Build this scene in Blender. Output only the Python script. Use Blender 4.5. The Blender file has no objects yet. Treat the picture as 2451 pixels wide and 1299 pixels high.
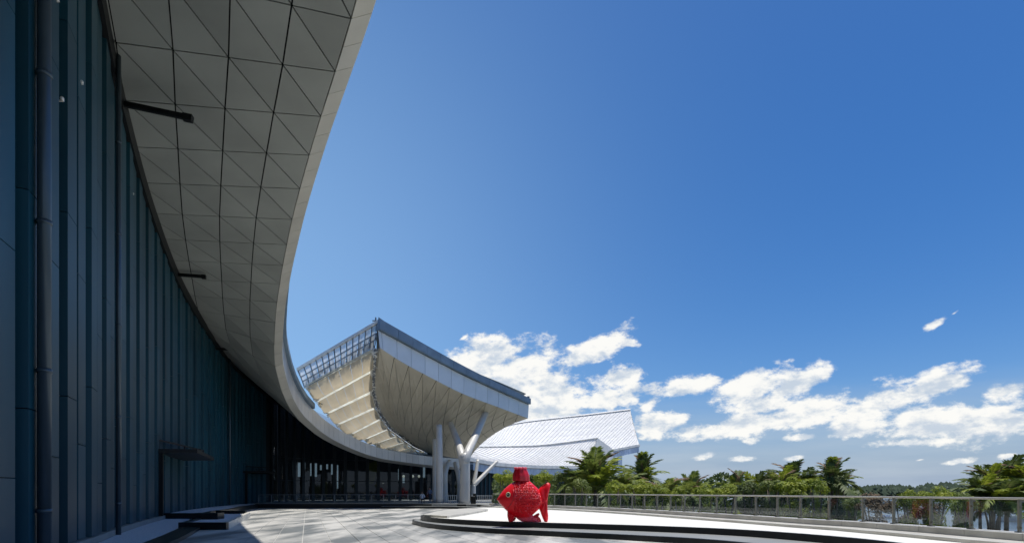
import bpy, bmesh, math, random
from mathutils import Vector, Matrix
from mathutils.geometry import tessellate_polygon
random.seed(7)
SC = bpy.context.scene
COL = SC.collection
R = math.radians
V = Vector

# ------------------------------------------------------------------ camera
F, HX, HY = 1400.0, 1225.5, 1176.0          # focal length and horizon, measured on the photograph (2451 wide)
EYE = 1.7
cam_d = bpy.data.cameras.new('camera')
cam = bpy.data.objects.new('camera', cam_d); COL.objects.link(cam)
cam.location = (0, 0, EYE); cam.rotation_euler = (R(90), 0, 0)
cam_d.sensor_width = 36; cam_d.lens = 36 * F / 2451
cam_d.shift_y = (HY - 649.5) / 2451
cam_d.clip_end = 12000; cam_d.clip_start = 0.1
SC.camera = cam

def at(px, py, Y):
    """a point of the place, Y metres in front of the camera"""
    return V(((px - HX) / F * Y, Y, EYE + (HY - py) / F * Y))
def gnd(px, py, z):
    return at(px, py, (EYE - z) * F / (py - HY))

# ------------------------------------------------------------------ sky and sun
SUN_EL, SUN_AZ = R(79.3), R(62)               # azimuth from +Y towards +X
world = bpy.data.worlds.new("World"); SC.world = world; world.use_nodes = True
wt = world.node_tree; wt.nodes.clear()
def wn(t, **k):
    n = wt.nodes.new(t)
    for a, b in k.items(): setattr(n, a, b)
    return n
def wl(a, b): wt.links.new(a, b)
def wmath(op, a, b=None, c=None, clamp=False):
    n = wn('ShaderNodeMath', operation=op); n.use_clamp = clamp
    for i, x in enumerate((a, b, c)):
        if x is None: continue
        if hasattr(x, 'is_output'): wl(x, n.inputs[i])
        else: n.inputs[i].default_value = x
    return n.outputs[0]
sky = wn('ShaderNodeTexSky', sky_type='NISHITA')
sky.sun_disc = False; sky.sun_elevation = SUN_EL; sky.sun_rotation = SUN_AZ
sky.altitude = 0; sky.air_density = 1.0; sky.dust_density = 0.6; sky.ozone_density = 3.0
tc = wn('ShaderNodeTexCoord')
sep = wn('ShaderNodeSeparateXYZ'); wl(tc.outputs['Generated'], sep.inputs[0])
az = wmath('ARCTAN2', sep.outputs[0], sep.outputs[1])
el = wmath('ARCSINE', sep.outputs[2])
# sky colour: Nishita hue, deepened like the photograph's polarised blue
hs = wn('ShaderNodeHueSaturation'); hs.inputs['Saturation'].default_value = 1.34; hs.inputs['Hue'].default_value = 0.497; hs.inputs['Value'].default_value = 1.22
wl(sky.outputs[0], hs.inputs['Color'])
gm = wn('ShaderNodeVectorMath', operation='MULTIPLY'); gm.inputs[1].default_value = (.90, .98, 1.20); wl(hs.outputs[0], gm.inputs[0])
# bright hazy side of the sky (towards the left of the view)
gd = V((math.sin(R(-27)) * math.cos(R(14)), math.cos(R(-27)) * math.cos(R(14)), math.sin(R(14))))
dp = wn('ShaderNodeVectorMath', operation='DOT_PRODUCT'); wl(tc.outputs['Generated'], dp.inputs[0]); dp.inputs[1].default_value = gd
lobe = wmath('MULTIPLY', wmath('POWER', wmath('MAXIMUM', dp.outputs['Value'], 0.0), 7.0), 0.50)
mixg = wn('ShaderNodeMix', data_type='RGBA'); wl(lobe, mixg.inputs[0]); wl(gm.outputs[0], mixg.inputs[6])
mixg.inputs[7].default_value = (5.6, 9.2, 13.6, 1)
bgsky = wn('ShaderNodeBackground'); bgsky.inputs[1].default_value = 0.075
# clouds: banks at given compass directions, edges broken by noise
comb = wn('ShaderNodeCombineXYZ'); wl(az, comb.inputs[0]); wl(el, comb.inputs[1])
def nz(scale, detail, sx=1, sy=1, rough=0.6, off=0.0, rot=-0.25, dy=0.0):
    m = wn('ShaderNodeMapping'); wl(comb.outputs[0], m.inputs[0]); m.inputs['Scale'].default_value = (sx, sy, 1)
    m.inputs['Location'].default_value = (off, off * 2.1 + dy, 0); m.inputs['Rotation'].default_value = (0, 0, rot)
    n = wn('ShaderNodeTexNoise'); wl(m.outputs[0], n.inputs['Vector'])
    n.inputs['Scale'].default_value = scale; n.inputs['Detail'].default_value = detail; n.inputs['Roughness'].default_value = rough
    return n.outputs[0]
n1 = nz(13, 10, 1, 1.7, 0.66)
n1up = nz(13, 5, 1, 1.7, 0.6, dy=.028)
n2 = nz(34, 6, 1, 1.6, 0.6, 3.3)
def dirang(px, py):
    x, z = (px - HX) / F, (HY - py) / F
    return math.atan2(x, 1), math.atan2(z, math.hypot(x, 1))
CL = [  # px, py, half-width, half-height (photograph pixels), tilt deg, strength
 (1150, 862, 115, 48, 10, 1.0), (1235, 900, 100, 60, 30, .95), (1190, 960, 110, 60, 0, 1.0), (1330, 935, 110, 50, 5, 1.0), (1300, 985, 160, 30, 0, .9),
 (1420, 838, 95, 28, 22, .95), (1500, 818, 38, 14, -10, .75), (1480, 905, 58, 22, 14, .95), (1440, 955, 110, 28, 8, 1.0),
 (1640, 925, 120, 26, 8, .9), (1790, 925, 90, 40, 10, 1.0), (1900, 925, 95, 30, 22, .95), (1560, 962, 40, 22, 30, .8), (1840, 965, 120, 26, 6, .85),
 (1575, 1015, 62, 30, 5, 1.0), (1680, 1030, 110, 20, 2, .9), (1790, 1015, 110, 26, 5, .95), (1930, 985, 120, 38, 15, 1.0), (2080, 975, 90, 42, 22, 1.0), (2150, 960, 60, 24, 25, .8),
 (2060, 1025, 110, 22, 5, .9), (1930, 1045, 60, 12, 2, .8), (2245, 920, 78, 30, 14, 1.0), (2410, 935, 70, 24, 12, .95), (2250, 1010, 170, 36, 4, 1.0), (2390, 1015, 120, 40, 8, 1.0), (2180, 1058, 110, 14, 0, .8),
 (2240, 775, 38, 13, 28, .85), (2285, 748, 24, 7, 30, .6), (1690, 1090, 32, 10, 14, .85), (1775, 1098, 42, 9, 4, .8), (1905, 1094, 36, 8, 10, .7), (1800, 1055, 22, 10, 0, .7), (2285, 1105, 50, 9, 8, .65), (2420, 1088, 40, 9, 12, .65),
 (1110, 808, 16, 6, 30, .6), (1985, 1115, 30, 5, 0, .5), (2200, 1100, 26, 5, 10, .5), (2560, 960, 120, 60, 0, 1.0), (2700, 1030, 200, 45, 0, 1.0), (2900, 980, 160, 50, 10, .9)]
acc = None
for (px, py, rx, ry, tl, s) in CL:
    a0, e0 = dirang(px, py); a1, _ = dirang(px + rx, py); _, e1 = dirang(px, py - ry)
    m = wn('ShaderNodeMapping', vector_type='TEXTURE'); wl(comb.outputs[0], m.inputs[0])
    m.inputs['Location'].default_value = (a0, e0, 0); m.inputs['Rotation'].default_value = (0, 0, R(tl))
    m.inputs['Scale'].default_value = (abs(a1 - a0), abs(e1 - e0), 1)
    ln = wn('ShaderNodeVectorMath', operation='LENGTH'); wl(m.outputs[0], ln.inputs[0])
    f = wmath('MULTIPLY_ADD', ln.outputs['Value'], -1.0 , s * 1.13)
    acc = f if acc is None else wmath('SMOOTH_MAX', acc, f, 0.25)
# the rest of the sky (out of view): a broken bank low over the horizon all round
band = wmath('SUBTRACT', 0.35, wmath('MULTIPLY', wmath('ABSOLUTE', wmath('SUBTRACT', el, 0.14)), 9.0))
away = wmath('MULTIPLY', wmath('SUBTRACT', wmath('ABSOLUTE', wmath('ADD', az, -0.15)), 0.95), 3.0, clamp=True)
rest = wmath('SUBTRACT', wmath('MULTIPLY', away, wmath('ADD', band, 1.0)), 1.0)
acc = wmath('MAXIMUM', acc, rest)
acc = wmath('MAXIMUM', acc, -1.6)
fld = wmath('ADD', acc, wmath('MULTIPLY', wmath('SUBTRACT', n1, 0.5), 3.4))
fld = wmath('ADD', fld, wmath('MULTIPLY', wmath('SUBTRACT', n2, 0.5), 1.2))
mr = wn('ShaderNodeMapRange', interpolation_type='SMOOTHSTEP'); wl(fld, mr.inputs[0]); mr.inputs[1].default_value = -0.12; mr.inputs[2].default_value = 0.50
cloudmask = wmath('MULTIPLY', mr.outputs[0], 0.97)
# thin veil low on the horizon
veil_n = nz(5, 4, 1, 7, 0.55, 9.1, 0.03)
veil_h = wn('ShaderNodeMapRange'); wl(el, veil_h.inputs[0]); veil_h.inputs[1].default_value = 0.17; veil_h.inputs[2].default_value = 0.03
veil = wmath('MULTIPLY', wmath('MULTIPLY', veil_h.outputs[0], wmath('SUBTRACT', wmath('MULTIPLY', veil_n, 2.2), 0.55, clamp=True)), 0.55)
lowm = wn('ShaderNodeMapRange'); wl(el, lowm.inputs[0]); lowm.inputs[1].default_value = 0.16; lowm.inputs[2].default_value = 0.0; lowm.inputs[4].default_value = 0.85
mlow = wn('ShaderNodeMix', data_type='RGBA'); wl(lowm.outputs[0], mlow.inputs[0]); wl(mixg.outputs[2], mlow.inputs[6]); mlow.inputs[7].default_value = (3.8, 5.2, 7.8, 1)
mveil = wn('ShaderNodeMix', data_type='RGBA'); wl(veil, mveil.inputs[0]); wl(mlow.outputs[2], mveil.inputs[6]); mveil.inputs[7].default_value = (7.4, 8.4, 9.4, 1)
wl(mveil.outputs[2], bgsky.inputs[0])
bgcl = wn('ShaderNodeBackground'); bgcl.inputs[1].default_value = 1.0
n3 = nz(20, 5, 1, 1.7, 0.55, 0.02)
cs = wn('ShaderNodeMapRange', interpolation_type='SMOOTHSTEP'); wl(wmath('ADD', wmath('MULTIPLY', wmath('SUBTRACT', n1, n1up), 3.0), wmath('MULTIPLY', n3, .6)), cs.inputs[0]); cs.inputs[1].default_value = -0.15; cs.inputs[2].default_value = 0.55
mc = wn('ShaderNodeMix', data_type='RGBA'); wl(cs.outputs[0], mc.inputs[0]); mc.inputs[6].default_value = (.58, .66, .76, 1); mc.inputs[7].default_value = (1.0, .99, .95, 1)
wl(mc.outputs[2], bgcl.inputs[0])
ms = wn('ShaderNodeMixShader'); wl(cloudmask, ms.inputs[0]); wl(bgsky.outputs[0], ms.inputs[1]); wl(bgcl.outputs[0], ms.inputs[2])
wo = wn('ShaderNodeOutputWorld'); wl(ms.outputs[0], wo.inputs[0])

sun_d = bpy.data.lights.new('sun', 'SUN'); sun_d.energy = 4.2; sun_d.angle = R(0.55); sun_d.color = (1, .965, .9)
sun = bpy.data.objects.new('sun', sun_d); COL.objects.link(sun)
sdir = V((math.sin(SUN_AZ) * math.cos(SUN_EL), math.cos(SUN_AZ) * math.cos(SUN_EL), math.sin(SUN_EL)))
sun.rotation_euler = sdir.to_track_quat('Z', 'Y').to_euler(); sun.location = sdir * 200
SC.view_settings.view_transform = 'Standard'; SC.view_settings.look = 'None'
SC.view_settings.exposure = 0.0; SC.view_settings.gamma = 1.0; SC.view_settings.use_curve_mapping = False
SC.render.engine = 'CYCLES'
SC.cycles.max_bounces = 6; SC.cycles.transparent_max_bounces = 16; SC.cycles.use_denoising = True

# ------------------------------------------------------------------ materials
def mat(name, col, rough=0.6, metal=0.0, spec=0.5, var=0.12, scale=1.5, bump=0.0, bscale=20, per_obj=0.0, stretch=None, cols=None, detail=5, translucent=0.0, coat=0.0, ramp=(.32, .68)):
    m = bpy.data.materials.new(name); m.use_nodes = True
    t = m.node_tree; b = t.nodes['Principled BSDF']; L = t.links.new
    b.inputs['Roughness'].default_value = rough; b.inputs['Metallic'].default_value = metal
    b.inputs['Specular IOR Level'].default_value = spec; b.inputs['Coat Weight'].default_value = coat
    tcn = t.nodes.new('ShaderNodeTexCoord'); mp = t.nodes.new('ShaderNodeMapping'); L(tcn.outputs['Object'], mp.inputs[0])
    if stretch: mp.inputs['Scale'].default_value = stretch
    n = t.nodes.new('ShaderNodeTexNoise'); n.inputs['Scale'].default_value = scale; n.inputs['Detail'].default_value = detail; L(mp.outputs[0], n.inputs['Vector'])
    rp = t.nodes.new('ShaderNodeValToRGB'); L(n.outputs[0], rp.inputs[0])
    c1, c2 = cols if cols else (tuple(max(0, c * (1 - var)) for c in col), tuple(min(1, c * (1 + var)) for c in col))
    rp.color_ramp.elements[0].position = ramp[0]; rp.color_ramp.elements[1].position = ramp[1]
    rp.color_ramp.elements[0].color = (*c1, 1); rp.color_ramp.elements[1].color = (*c2, 1)
    out = rp.outputs[0]
    if per_obj:
        oi = t.nodes.new('ShaderNodeObjectInfo'); mr_ = t.nodes.new('ShaderNodeMapRange'); L(oi.outputs['Random'], mr_.inputs[0])
        mr_.inputs[3].default_value = 1 - per_obj; mr_.inputs[4].default_value = 1 + per_obj
        vm = t.nodes.new('ShaderNodeVectorMath'); vm.operation = 'SCALE'; L(out, vm.inputs[0]); L(mr_.outputs[0], vm.inputs['Scale']); out = vm.outputs[0]
    L(out, b.inputs['Base Color'])
    if bump:
        n2_ = t.nodes.new('ShaderNodeTexNoise'); n2_.inputs['Scale'].default_value = bscale; n2_.inputs['Detail'].default_value = 6; L(mp.outputs[0], n2_.inputs['Vector'])
        bp = t.nodes.new('ShaderNodeBump'); bp.inputs['Strength'].default_value = bump; bp.inputs['Distance'].default_value = 0.05
        L(n2_.outputs[0], bp.inputs['Height']); L(bp.outputs[0], b.inputs['Normal'])
    if translucent:
        tr = t.nodes.new('ShaderNodeBsdfTranslucent'); L(out, tr.inputs[0]); mx = t.nodes.new('ShaderNodeMixShader'); mx.inputs[0].default_value = translucent
        o = t.nodes['Material Output']; L(b.outputs[0], mx.inputs[1]); L(tr.outputs[0], mx.inputs[2]); L(mx.outputs[0], o.inputs[0])
    return m
def glassmat(name, tint, tw=0.8, rough=0.02, gcol=(1, 1, 1), body=None):
    m = bpy.data.materials.new(name); m.use_nodes = True; t = m.node_tree; t.nodes.clear(); L = t.links.new
    tr = t.nodes.new('ShaderNodeBsdfTransparent'); tr.inputs[0].default_value = (*tint, 1)
    base = tr.outputs[0]
    if body:
        df = t.nodes.new('ShaderNodeBsdfTranslucent' if 'parapet' in name else 'ShaderNodeBsdfDiffuse'); df.inputs[0].default_value = (*body, 1)
        nn = t.nodes.new('ShaderNodeTexNoise'); nn.inputs['Scale'].default_value = 2.0
        mm = t.nodes.new('ShaderNodeMath'); mm.operation = 'MULTIPLY'; L(nn.outputs[0], mm.inputs[0]); mm.inputs[1].default_value = (1 - tw) * 2
        mx0 = t.nodes.new('ShaderNodeMixShader'); L(mm.outputs[0], mx0.inputs[0]); L(base, mx0.inputs[1]); L(df.outputs[0], mx0.inputs[2]); base = mx0.outputs[0]
    gl = t.nodes.new('ShaderNodeBsdfGlossy'); gl.inputs['Roughness'].default_value = rough; gl.inputs[0].default_value = (*gcol, 1)
    lw = t.nodes.new('ShaderNodeLayerWeight'); lw.inputs['Blend'].default_value = .5
    pw = t.nodes.new('ShaderNodeMath'); pw.operation = 'POWER'; L(lw.outputs['Facing'], pw.inputs[0]); pw.inputs[1].default_value = 4.0
    fr = t.nodes.new('ShaderNodeMath'); fr.operation = 'MULTIPLY_ADD'; L(pw.outputs[0], fr.inputs[0]); fr.inputs[1].default_value = .8; fr.inputs[2].default_value = .03
    mx = t.nodes.new('ShaderNodeMixShader'); L(fr.outputs[0], mx.inputs[0]); L(base, mx.inputs[1]); L(gl.outputs[0], mx.inputs[2])
    o = t.nodes.new('ShaderNodeOutputMaterial'); L(mx.outputs[0], o.inputs[0])
    return m
M = {}
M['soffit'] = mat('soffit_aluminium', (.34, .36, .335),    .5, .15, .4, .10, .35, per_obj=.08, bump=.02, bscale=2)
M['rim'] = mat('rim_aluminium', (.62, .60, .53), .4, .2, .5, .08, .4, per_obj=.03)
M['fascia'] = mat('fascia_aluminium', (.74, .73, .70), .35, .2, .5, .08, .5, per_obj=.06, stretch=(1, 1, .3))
M['joint'] = mat('dark_joint', (.006, .009, .009), .8, 0, .2)
M['wallp'] = mat('dark_blue_cladding', (.006, .060, .088), .42, .10, .5, .16, .6, per_obj=.18, stretch=(1, 1, .15))
M['wallback'] = mat('dark_recess', (.006, .014, .020), .6, .1, .4)
M['pipe'] = mat('blue_grey_pipe', (.075, .105, .125), .32, .4, .5, .06)
M['black'] = mat('black_metal', (.006, .008, .009), .5, .2, .4)
M['glassdark'] = glassmat('dark_curtain_glass', (.33, .38, .41), rough=.03)
M['mullion'] = mat('curtain_mullion', (.012, .022, .03), .4, .5)
M['interior'] = mat('dark_interior', (.02, .022, .024), .8)
M['yellow'] = mat('olive_yellow_partition', (.75, .66, .06), .7, var=.1)
M['pave'] = mat('plaza_paving', (.36, .36, .34), .55, 0, .4, cols=((.17, .18, .175), (.58, .56, .51)), scale=.55, detail=10, ramp=(.40, .60), bump=.25, bscale=14, per_obj=.06, stretch=(.75, 1.6, 1))
M['grout'] = mat('pale_grout', (.60, .59, .55), .8, var=.1)
M['white'] = mat('white_stone', (.80, .78, .70), .6, var=.05, scale=2, bump=.05)
M['tread'] = mat('grey_granite', (.25, .255, .24), .6, var=.12, scale=1.2, detail=8, bump=.05, stretch=(.5, 1, 1))
M['blackstone'] = mat('black_granite', (.010, .013, .014), .35, 0, .4, var=.3, scale=5)
M['kerb'] = mat('kerb_stone', (.52, .50, .44), .6, var=.13, scale=1.5, detail=8, per_obj=.06, bump=.06)
M['gravel'] = mat('pale_gravel', (.62, .64, .66), .9, var=.25, scale=18, detail=4, bump=.6, bscale=40)
M['steel'] = mat('rail_steel', (.45, .42, .35), .38, .3, .5, .1)
M['postmetal'] = mat('bronze_post', (.26, .24, .19), .4, .6)
M['railglass'] = glassmat('railing_glass', (.86, .90, .91), tw=.975, body=(.45, .5, .52))
M['column'] = mat('column_paint', (.62, .60, .55), .45, .1, .5, .07, .7, bump=.01)
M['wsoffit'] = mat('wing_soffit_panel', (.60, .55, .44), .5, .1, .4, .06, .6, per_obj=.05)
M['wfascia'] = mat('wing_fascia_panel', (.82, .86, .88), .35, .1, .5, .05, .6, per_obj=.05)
M['coping'] = mat('blue_grey_coping', (.20, .27, .34), .4, .4, .5, .12, 1.0, per_obj=.08)
M['membrane'] = mat('cream_membrane', (.66, .56, .39), .6, 0, .3, .12, .7, per_obj=.05, translucent=.40, stretch=(1, 1, .5))
M['ribcloth'] = mat('white_translucent_strap', (.92, .90, .82), .6, translucent=.75)
M['whitesteel'] = mat('white_steel', (.82, .80, .74), .4, .1)
M['greysteel'] = mat('grey_steel', (.22, .24, .26), .45, .4)
M['latticeglass'] = glassmat('parapet_glass', (.82, .88, .93), tw=.3, body=(.90, .93, .95))
M['roof'] = mat('white_roof_tiles', (.84, .82, .78), .6, .0, .5, .09, 1.3, per_obj=.05, bump=.25, bscale=2.5)
M['roofu'] = mat('pale_grey_roof_tiles', (.74, .73, .70), .6, .0, .5, .08, 1.3, per_obj=.04, bump=.3, bscale=2.0)
M['bluefascia'] = mat('ribbed_blue_fascia', (.42, .52, .66), .45, .2, .5, .1, .6, per_obj=.1)
M['leafA'] = mat('bright_leaf', (.10, .16, .025), .55, 0, .4, cols=((.15, .22, .02), (.42, .46, .05)), scale=1.2, translucent=.35)
M['leafB'] = mat('palm_leaf', (.07, .12, .03), .5, 0, .5, cols=((.09, .15, .03), (.34, .38, .09)), scale=.9, translucent=.35)
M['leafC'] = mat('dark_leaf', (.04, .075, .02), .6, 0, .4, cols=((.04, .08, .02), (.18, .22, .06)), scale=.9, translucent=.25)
M['leafD'] = mat('brown_leaf', (.2, .11, .05), .8, 0, .2, cols=((.12, .085, .05), (.26, .17, .10)), scale=.8)
M['far'] = mat('far_leaf', (.035, .06, .035), .8, 0, .2, cols=((.03, .05, .03), (.06, .09, .05)), scale=.05)
M['trunk'] = mat('trunk_bark', (.16, .13, .10), .9, var=.3, scale=6, bump=.3)
M['rachis'] = mat('frond_stem', (.30, .32, .12), .6)
M['land'] = mat('river_bank', (.10, .10, .06), .95, var=.4, scale=.25, cols=((.06, .08, .035), (.17, .15, .11)), detail=8)
M['red'] = mat('red_plastic', (.80, .003, .014), .45, 0, .35, var=.10, scale=3, bump=.15, bscale=6, coat=.12)
M['reddark'] = mat('dark_red_plastic', (.55, .003, .012), .45, 0, .5, var=.15, scale=4, bump=.2, bscale=8, coat=.3)
M['redpale'] = mat('bright_red_plastic', (.85, .09, .13), .5, 0, .4, var=.15, scale=4, coat=.0)
M['redglint'] = mat('pale_red_glint', (.90, .13, .18), .5, var=.15, scale=6)  # highlights on the scales, put into a paler red
M['eyewhite'] = mat('eye_cream', (.65, .58, .38), .4)
M['eyeblack'] = mat('eye_dark', (.02, .03, .015), .2)
M['boat'] = mat('white_hull', (.78, .80, .80), .3, 0, .5, .04)
M['boatglass'] = mat('boat_window', (.02, .03, .05), .15)
M['skin'] = mat('skin', (.35, .2, .13), .6)
M['shirtw'] = mat('white_cloth', (.75, .77, .8), .8)
M['shirtb'] = mat('blue_cloth', (.10, .16, .28), .8)
M['trousers'] = mat('dark_cloth', (.03, .04, .06), .8)
M['hair'] = mat('hair', (.015, .012, .01), .7)
M['pad'] = mat('blue_tarpaulin', (.16, .28, .50), .5)
M['float'] = mat('pontoon_concrete', (.40, .40, .38), .8, bump=.1)
# water
wm = bpy.data.materials.new('river_water'); wm.use_nodes = True; t = wm.node_tree; b = t.nodes['Principled BSDF']
b.inputs['Base Color'].default_value = (.07, .085, .085, 1); b.inputs['Roughness'].default_value = .22
nn = t.nodes.new('ShaderNodeTexNoise'); nn.inputs['Scale'].default_value = 1.3; nn.inputs['Detail'].default_value = 6
tcn = t.nodes.new('ShaderNodeTexCoord'); mpn = t.nodes.new('ShaderNodeMapping'); mpn.inputs['Scale'].default_value = (.35, 1, 1)
t.links.new(tcn.outputs['Object'], mpn.inputs[0]); t.links.new(mpn.outputs[0], nn.inputs['Vector'])
bp = t.nodes.new('ShaderNodeBump'); bp.inputs['Strength'].default_value = .35; bp.inputs['Distance'].default_value = .3
t.links.new(nn.outputs[0], bp.inputs['Height']); t.links.new(bp.outputs[0], b.inputs['Normal']); M['water'] = wm
# paving stains sit in the world's own coordinates so that they run across slabs
def lamp_mat(name, col, s):
    m = bpy.data.materials.new(name); m.use_nodes = True; b = m.node_tree.nodes['Principled BSDF']
    b.inputs['Emission Color'].default_value = (*col, 1); b.inputs['Emission Strength'].default_value = s; return m
M['lamp'] = lamp_mat('lit_lamp', (1, .85, .6), 1.6)

M['daywindow'] = lamp_mat('lit_window', (.75, .85, .9), .9)
# ------------------------------------------------------------------ helpers
def mesh_obj(name, verts, faces, m, parent=None, smooth=False, stuff=False):
    me = bpy.data.meshes.new(name); me.from_pydata([tuple(v) for v in verts], [], faces); me.update()
    if smooth: me.polygons.foreach_set('use_smooth', [True] * len(me.polygons))
    me.materials.append(M[m] if isinstance(m, str) else m)
    o = bpy.data.objects.new(name, me); COL.objects.link(o)
    if parent: o.parent = parent
    if stuff: o['kind'] = 'stuff'
    return o
class MB:
    def __init__(s): s.v = []; s.f = []
    def add(s, vs, fs):
        n = len(s.v); s.v += [V(x) for x in vs]; s.f += [[i + n for i in f] for f in fs]
    def box(s, c, sx, sy, sz, rot=0.0, M3=None):
        q = M3 or Matrix.Rotation(rot, 3, 'Z'); c = V(c)
        vs = [c + q @ V((x * sx / 2, y * sy / 2, z * sz / 2)) for x in (-1, 1) for y in (-1, 1) for z in (-1, 1)]
        s.add(vs, [(0, 1, 3, 2), (4, 6, 7, 5), (0, 4, 5, 1), (2, 3, 7, 6), (0, 2, 6, 4), (1, 5, 7, 3)])
    def bar(s, a, b, w, h=None, up=V((0, 0, 1))):
        a, b = V(a), V(b); h = h or w; d = (b - a).normalized()
        if abs(d.dot(up)) > .98: up = V((0, 1, 0))
        x = d.cross(up).normalized() * w / 2; y = x.normalized().cross(d).normalized() * h / 2
        vs = [a - x - y, a + x - y, a + x + y, a - x + y, b - x - y, b + x - y, b + x + y, b - x + y]
        s.add(vs, [(3, 2, 1, 0), (4, 5, 6, 7), (0, 1, 5, 4), (1, 2, 6, 5), (2, 3, 7, 6), (3, 0, 4, 7)])
    def tube(s, pts, rad, n=10, cap=True):
        pts = [V(p) for p in pts]; rs = rad if isinstance(rad, (list, tuple)) else [rad] * len(pts); base = len(s.v); prev = None
        for i, p in enumerate(pts):
            d = (pts[min(i + 1, len(pts) - 1)] - pts[max(i - 1, 0)]).normalized()
            if prev is None:
                x = d.cross(V((0, 0, 1))); x = V((1, 0, 0)) if x.length < .05 else x.normalized()
            else: x = (prev - d * prev.dot(d)).normalized()
            prev = x; y = d.cross(x)
            for k in range(n):
                a = 2 * math.pi * k / n; s.v.append(p + (x * math.cos(a) + y * math.sin(a)) * rs[i])
        for i in range(len(pts) - 1):
            for k in range(n):
                a, b = base + i * n + k, base + i * n + (k + 1) % n; s.f.append([a, b, b + n, a + n])
        if cap: s.f.append([base + k for k in range(n)][::-1]); s.f.append([base + (len(pts) - 1) * n + k for k in range(n)])
    def ball(s, c, rx, ry=None, rz=None, n=8, m=6):
        ry = ry or rx; rz = rz or rx; c = V(c); base = len(s.v); s.v.append(c + V((0, 0, rz)))
        for j in range(1, m):
            th = math.pi * j / m
            for k in range(n):
                a = 2 * math.pi * k / n; s.v.append(c + V((rx * math.sin(th) * math.cos(a), ry * math.sin(th) * math.sin(a), rz * math.cos(th))))
        s.v.append(c - V((0, 0, rz))); e = len(s.v) - 1
        for k in range(n): s.f.append([base, base + 1 + k, base + 1 + (k + 1) % n]); s.f.append([e, e - n + (k + 1) % n, e - n + k])
        for j in range(m - 2):
            for k in range(n):
                a, b = base + 1 + j * n + k, base + 1 + j * n + (k + 1) % n; s.f.append([a, a + n, b + n, b])
    def build(s, name, m, parent=None, smooth=False, stuff=False): return mesh_obj(name, s.v, s.f, m, parent, smooth, stuff)
def tag(o, label=None, cat=None, group=None, kind=None):
    if label: o['label'] = label
    if cat: o['category'] = cat
    if group: o['group'] = group
    if kind: o['kind'] = kind
    return o
def empty(name, loc=(0, 0, 0), rz=0.0, **k):
    o = bpy.data.objects.new(name, None); COL.objects.link(o); o.location = loc; o.rotation_euler = (0, 0, rz); o.empty_display_size = .3
    return tag(o, **k)
def copy_tree(o, parent=None):
    c = o.copy(); COL.objects.link(c)
    if parent: c.parent = parent
    for ch in list(o.children): copy_tree(ch, c)
    return c
def catmull(P, n=8):
    P = [V(p) for p in P]; Q = [P[0] * 2 - P[1]] + P + [P[-1] * 2 - P[-2]]; out = []
    for i in range(1, len(Q) - 2):
        a, b, c, d = Q[i - 1:i + 3]
        for k in range(n):
            t = k / n; out.append(.5 * ((2 * b) + (c - a) * t + (2 * a - 5 * b + 4 * c - d) * t * t + (3 * b - a - 3 * c + d) * t ** 3))
    out.append(P[-1]); return out
class Curve:
    def __init__(s, P, n=10, xy=False):
        s.p = catmull(P, n); s.s = [0.0]
        for a, b in zip(s.p, s.p[1:]):
            d = b - a
            s.s.append(s.s[-1] + (V((d.x, d.y, 0)).length if xy else d.length))
        s.L = s.s[-1]
    def __call__(s, t):
        t = max(0, min(s.L, t)); i = 0
        lo, hi = 0, len(s.s) - 2
        while lo < hi:
            mid = (lo + hi + 1) // 2
            if s.s[mid] <= t: lo = mid
            else: hi = mid - 1
        i = lo; w = (t - s.s[i]) / max(1e-9, s.s[i + 1] - s.s[i]); return s.p[i].lerp(s.p[i + 1], w)
    def tan(s, t, e=.3):
        d = s(t + e) - s(t - e); d.z = 0; return d.normalized()
    def u(s, x): return s(x * s.L)
def inset(poly, gap):
    n = len(poly); out = []
    for i, p in enumerate(poly):
        e1 = (poly[(i + 1) % n] - p); e2 = (poly[i - 1] - p)
        if e1.length < 1e-6 or e2.length < 1e-6: out.append(p.copy()); continue
        e1.normalize(); e2.normalize(); sn = max(.3, e1.cross(e2).length); out.append(p + (e1 + e2) * (gap / sn))
    return out
def panel(name, poly, thick, gap, m, parent, face, smooth=False):
    """solid panel: outer face = poly (inset), thickness goes away from `face` side; face = vector towards viewer side"""
    q = inset([V(p) for p in poly], gap); n = (q[1] - q[0]).cross(q[-1] - q[0])
    if n.length < 1e-9: return None
    n.normalize()
    if n.dot(face) < 0: q.reverse(); n = -n
    k = len(q); vs = q + [p - n * thick for p in q]
    fs = [list(range(k)), list(range(2 * k - 1, k - 1, -1))] + [[i, i + k, (i + 1) % k + k, (i + 1) % k] for i in range(k)]
    return mesh_obj(name, vs, fs, m, parent)
def slab(name, pts, z0, z1, m, parent=None):
    k = len(pts); vs = [(p[0], p[1], z1) for p in pts] + [(p[0], p[1], z0) for p in pts]
    area = sum(pts[i][0] * pts[(i + 1) % k][1] - pts[(i + 1) % k][0] * pts[i][1] for i in range(k))
    top = list(range(k)); sides = [[i, i + k, (i + 1) % k + k, (i + 1) % k] for i in range(k)]
    if area < 0: top.reverse(); sides = [f[::-1] for f in sides]
    bm = bmesh.new(); bv = [bm.verts.new(v) for v in vs]
    for tri in tessellate_polygon([[V((pts[i][0], pts[i][1], 0)) for i in range(k)]]):
        a_, b_, c_ = (V((pts[i][0], pts[i][1])) for i in tri); cr = (b_ - a_).cross(c_ - a_)
        if abs(cr) < 1e-9: continue
        tri = tri if cr > 0 else tri[::-1]
        try: bm.faces.new([bv[i] for i in tri])
        except ValueError: pass
    for q in sides:
        try: bm.faces.new([bv[i] for i in q])
        except ValueError: pass
    me = bpy.data.meshes.new(name); bm.to_mesh(me); bm.free(); me.materials.append(M[m])
    o = bpy.data.objects.new(name, me); COL.objects.link(o)
    if parent: o.parent = parent
    return o
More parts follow.
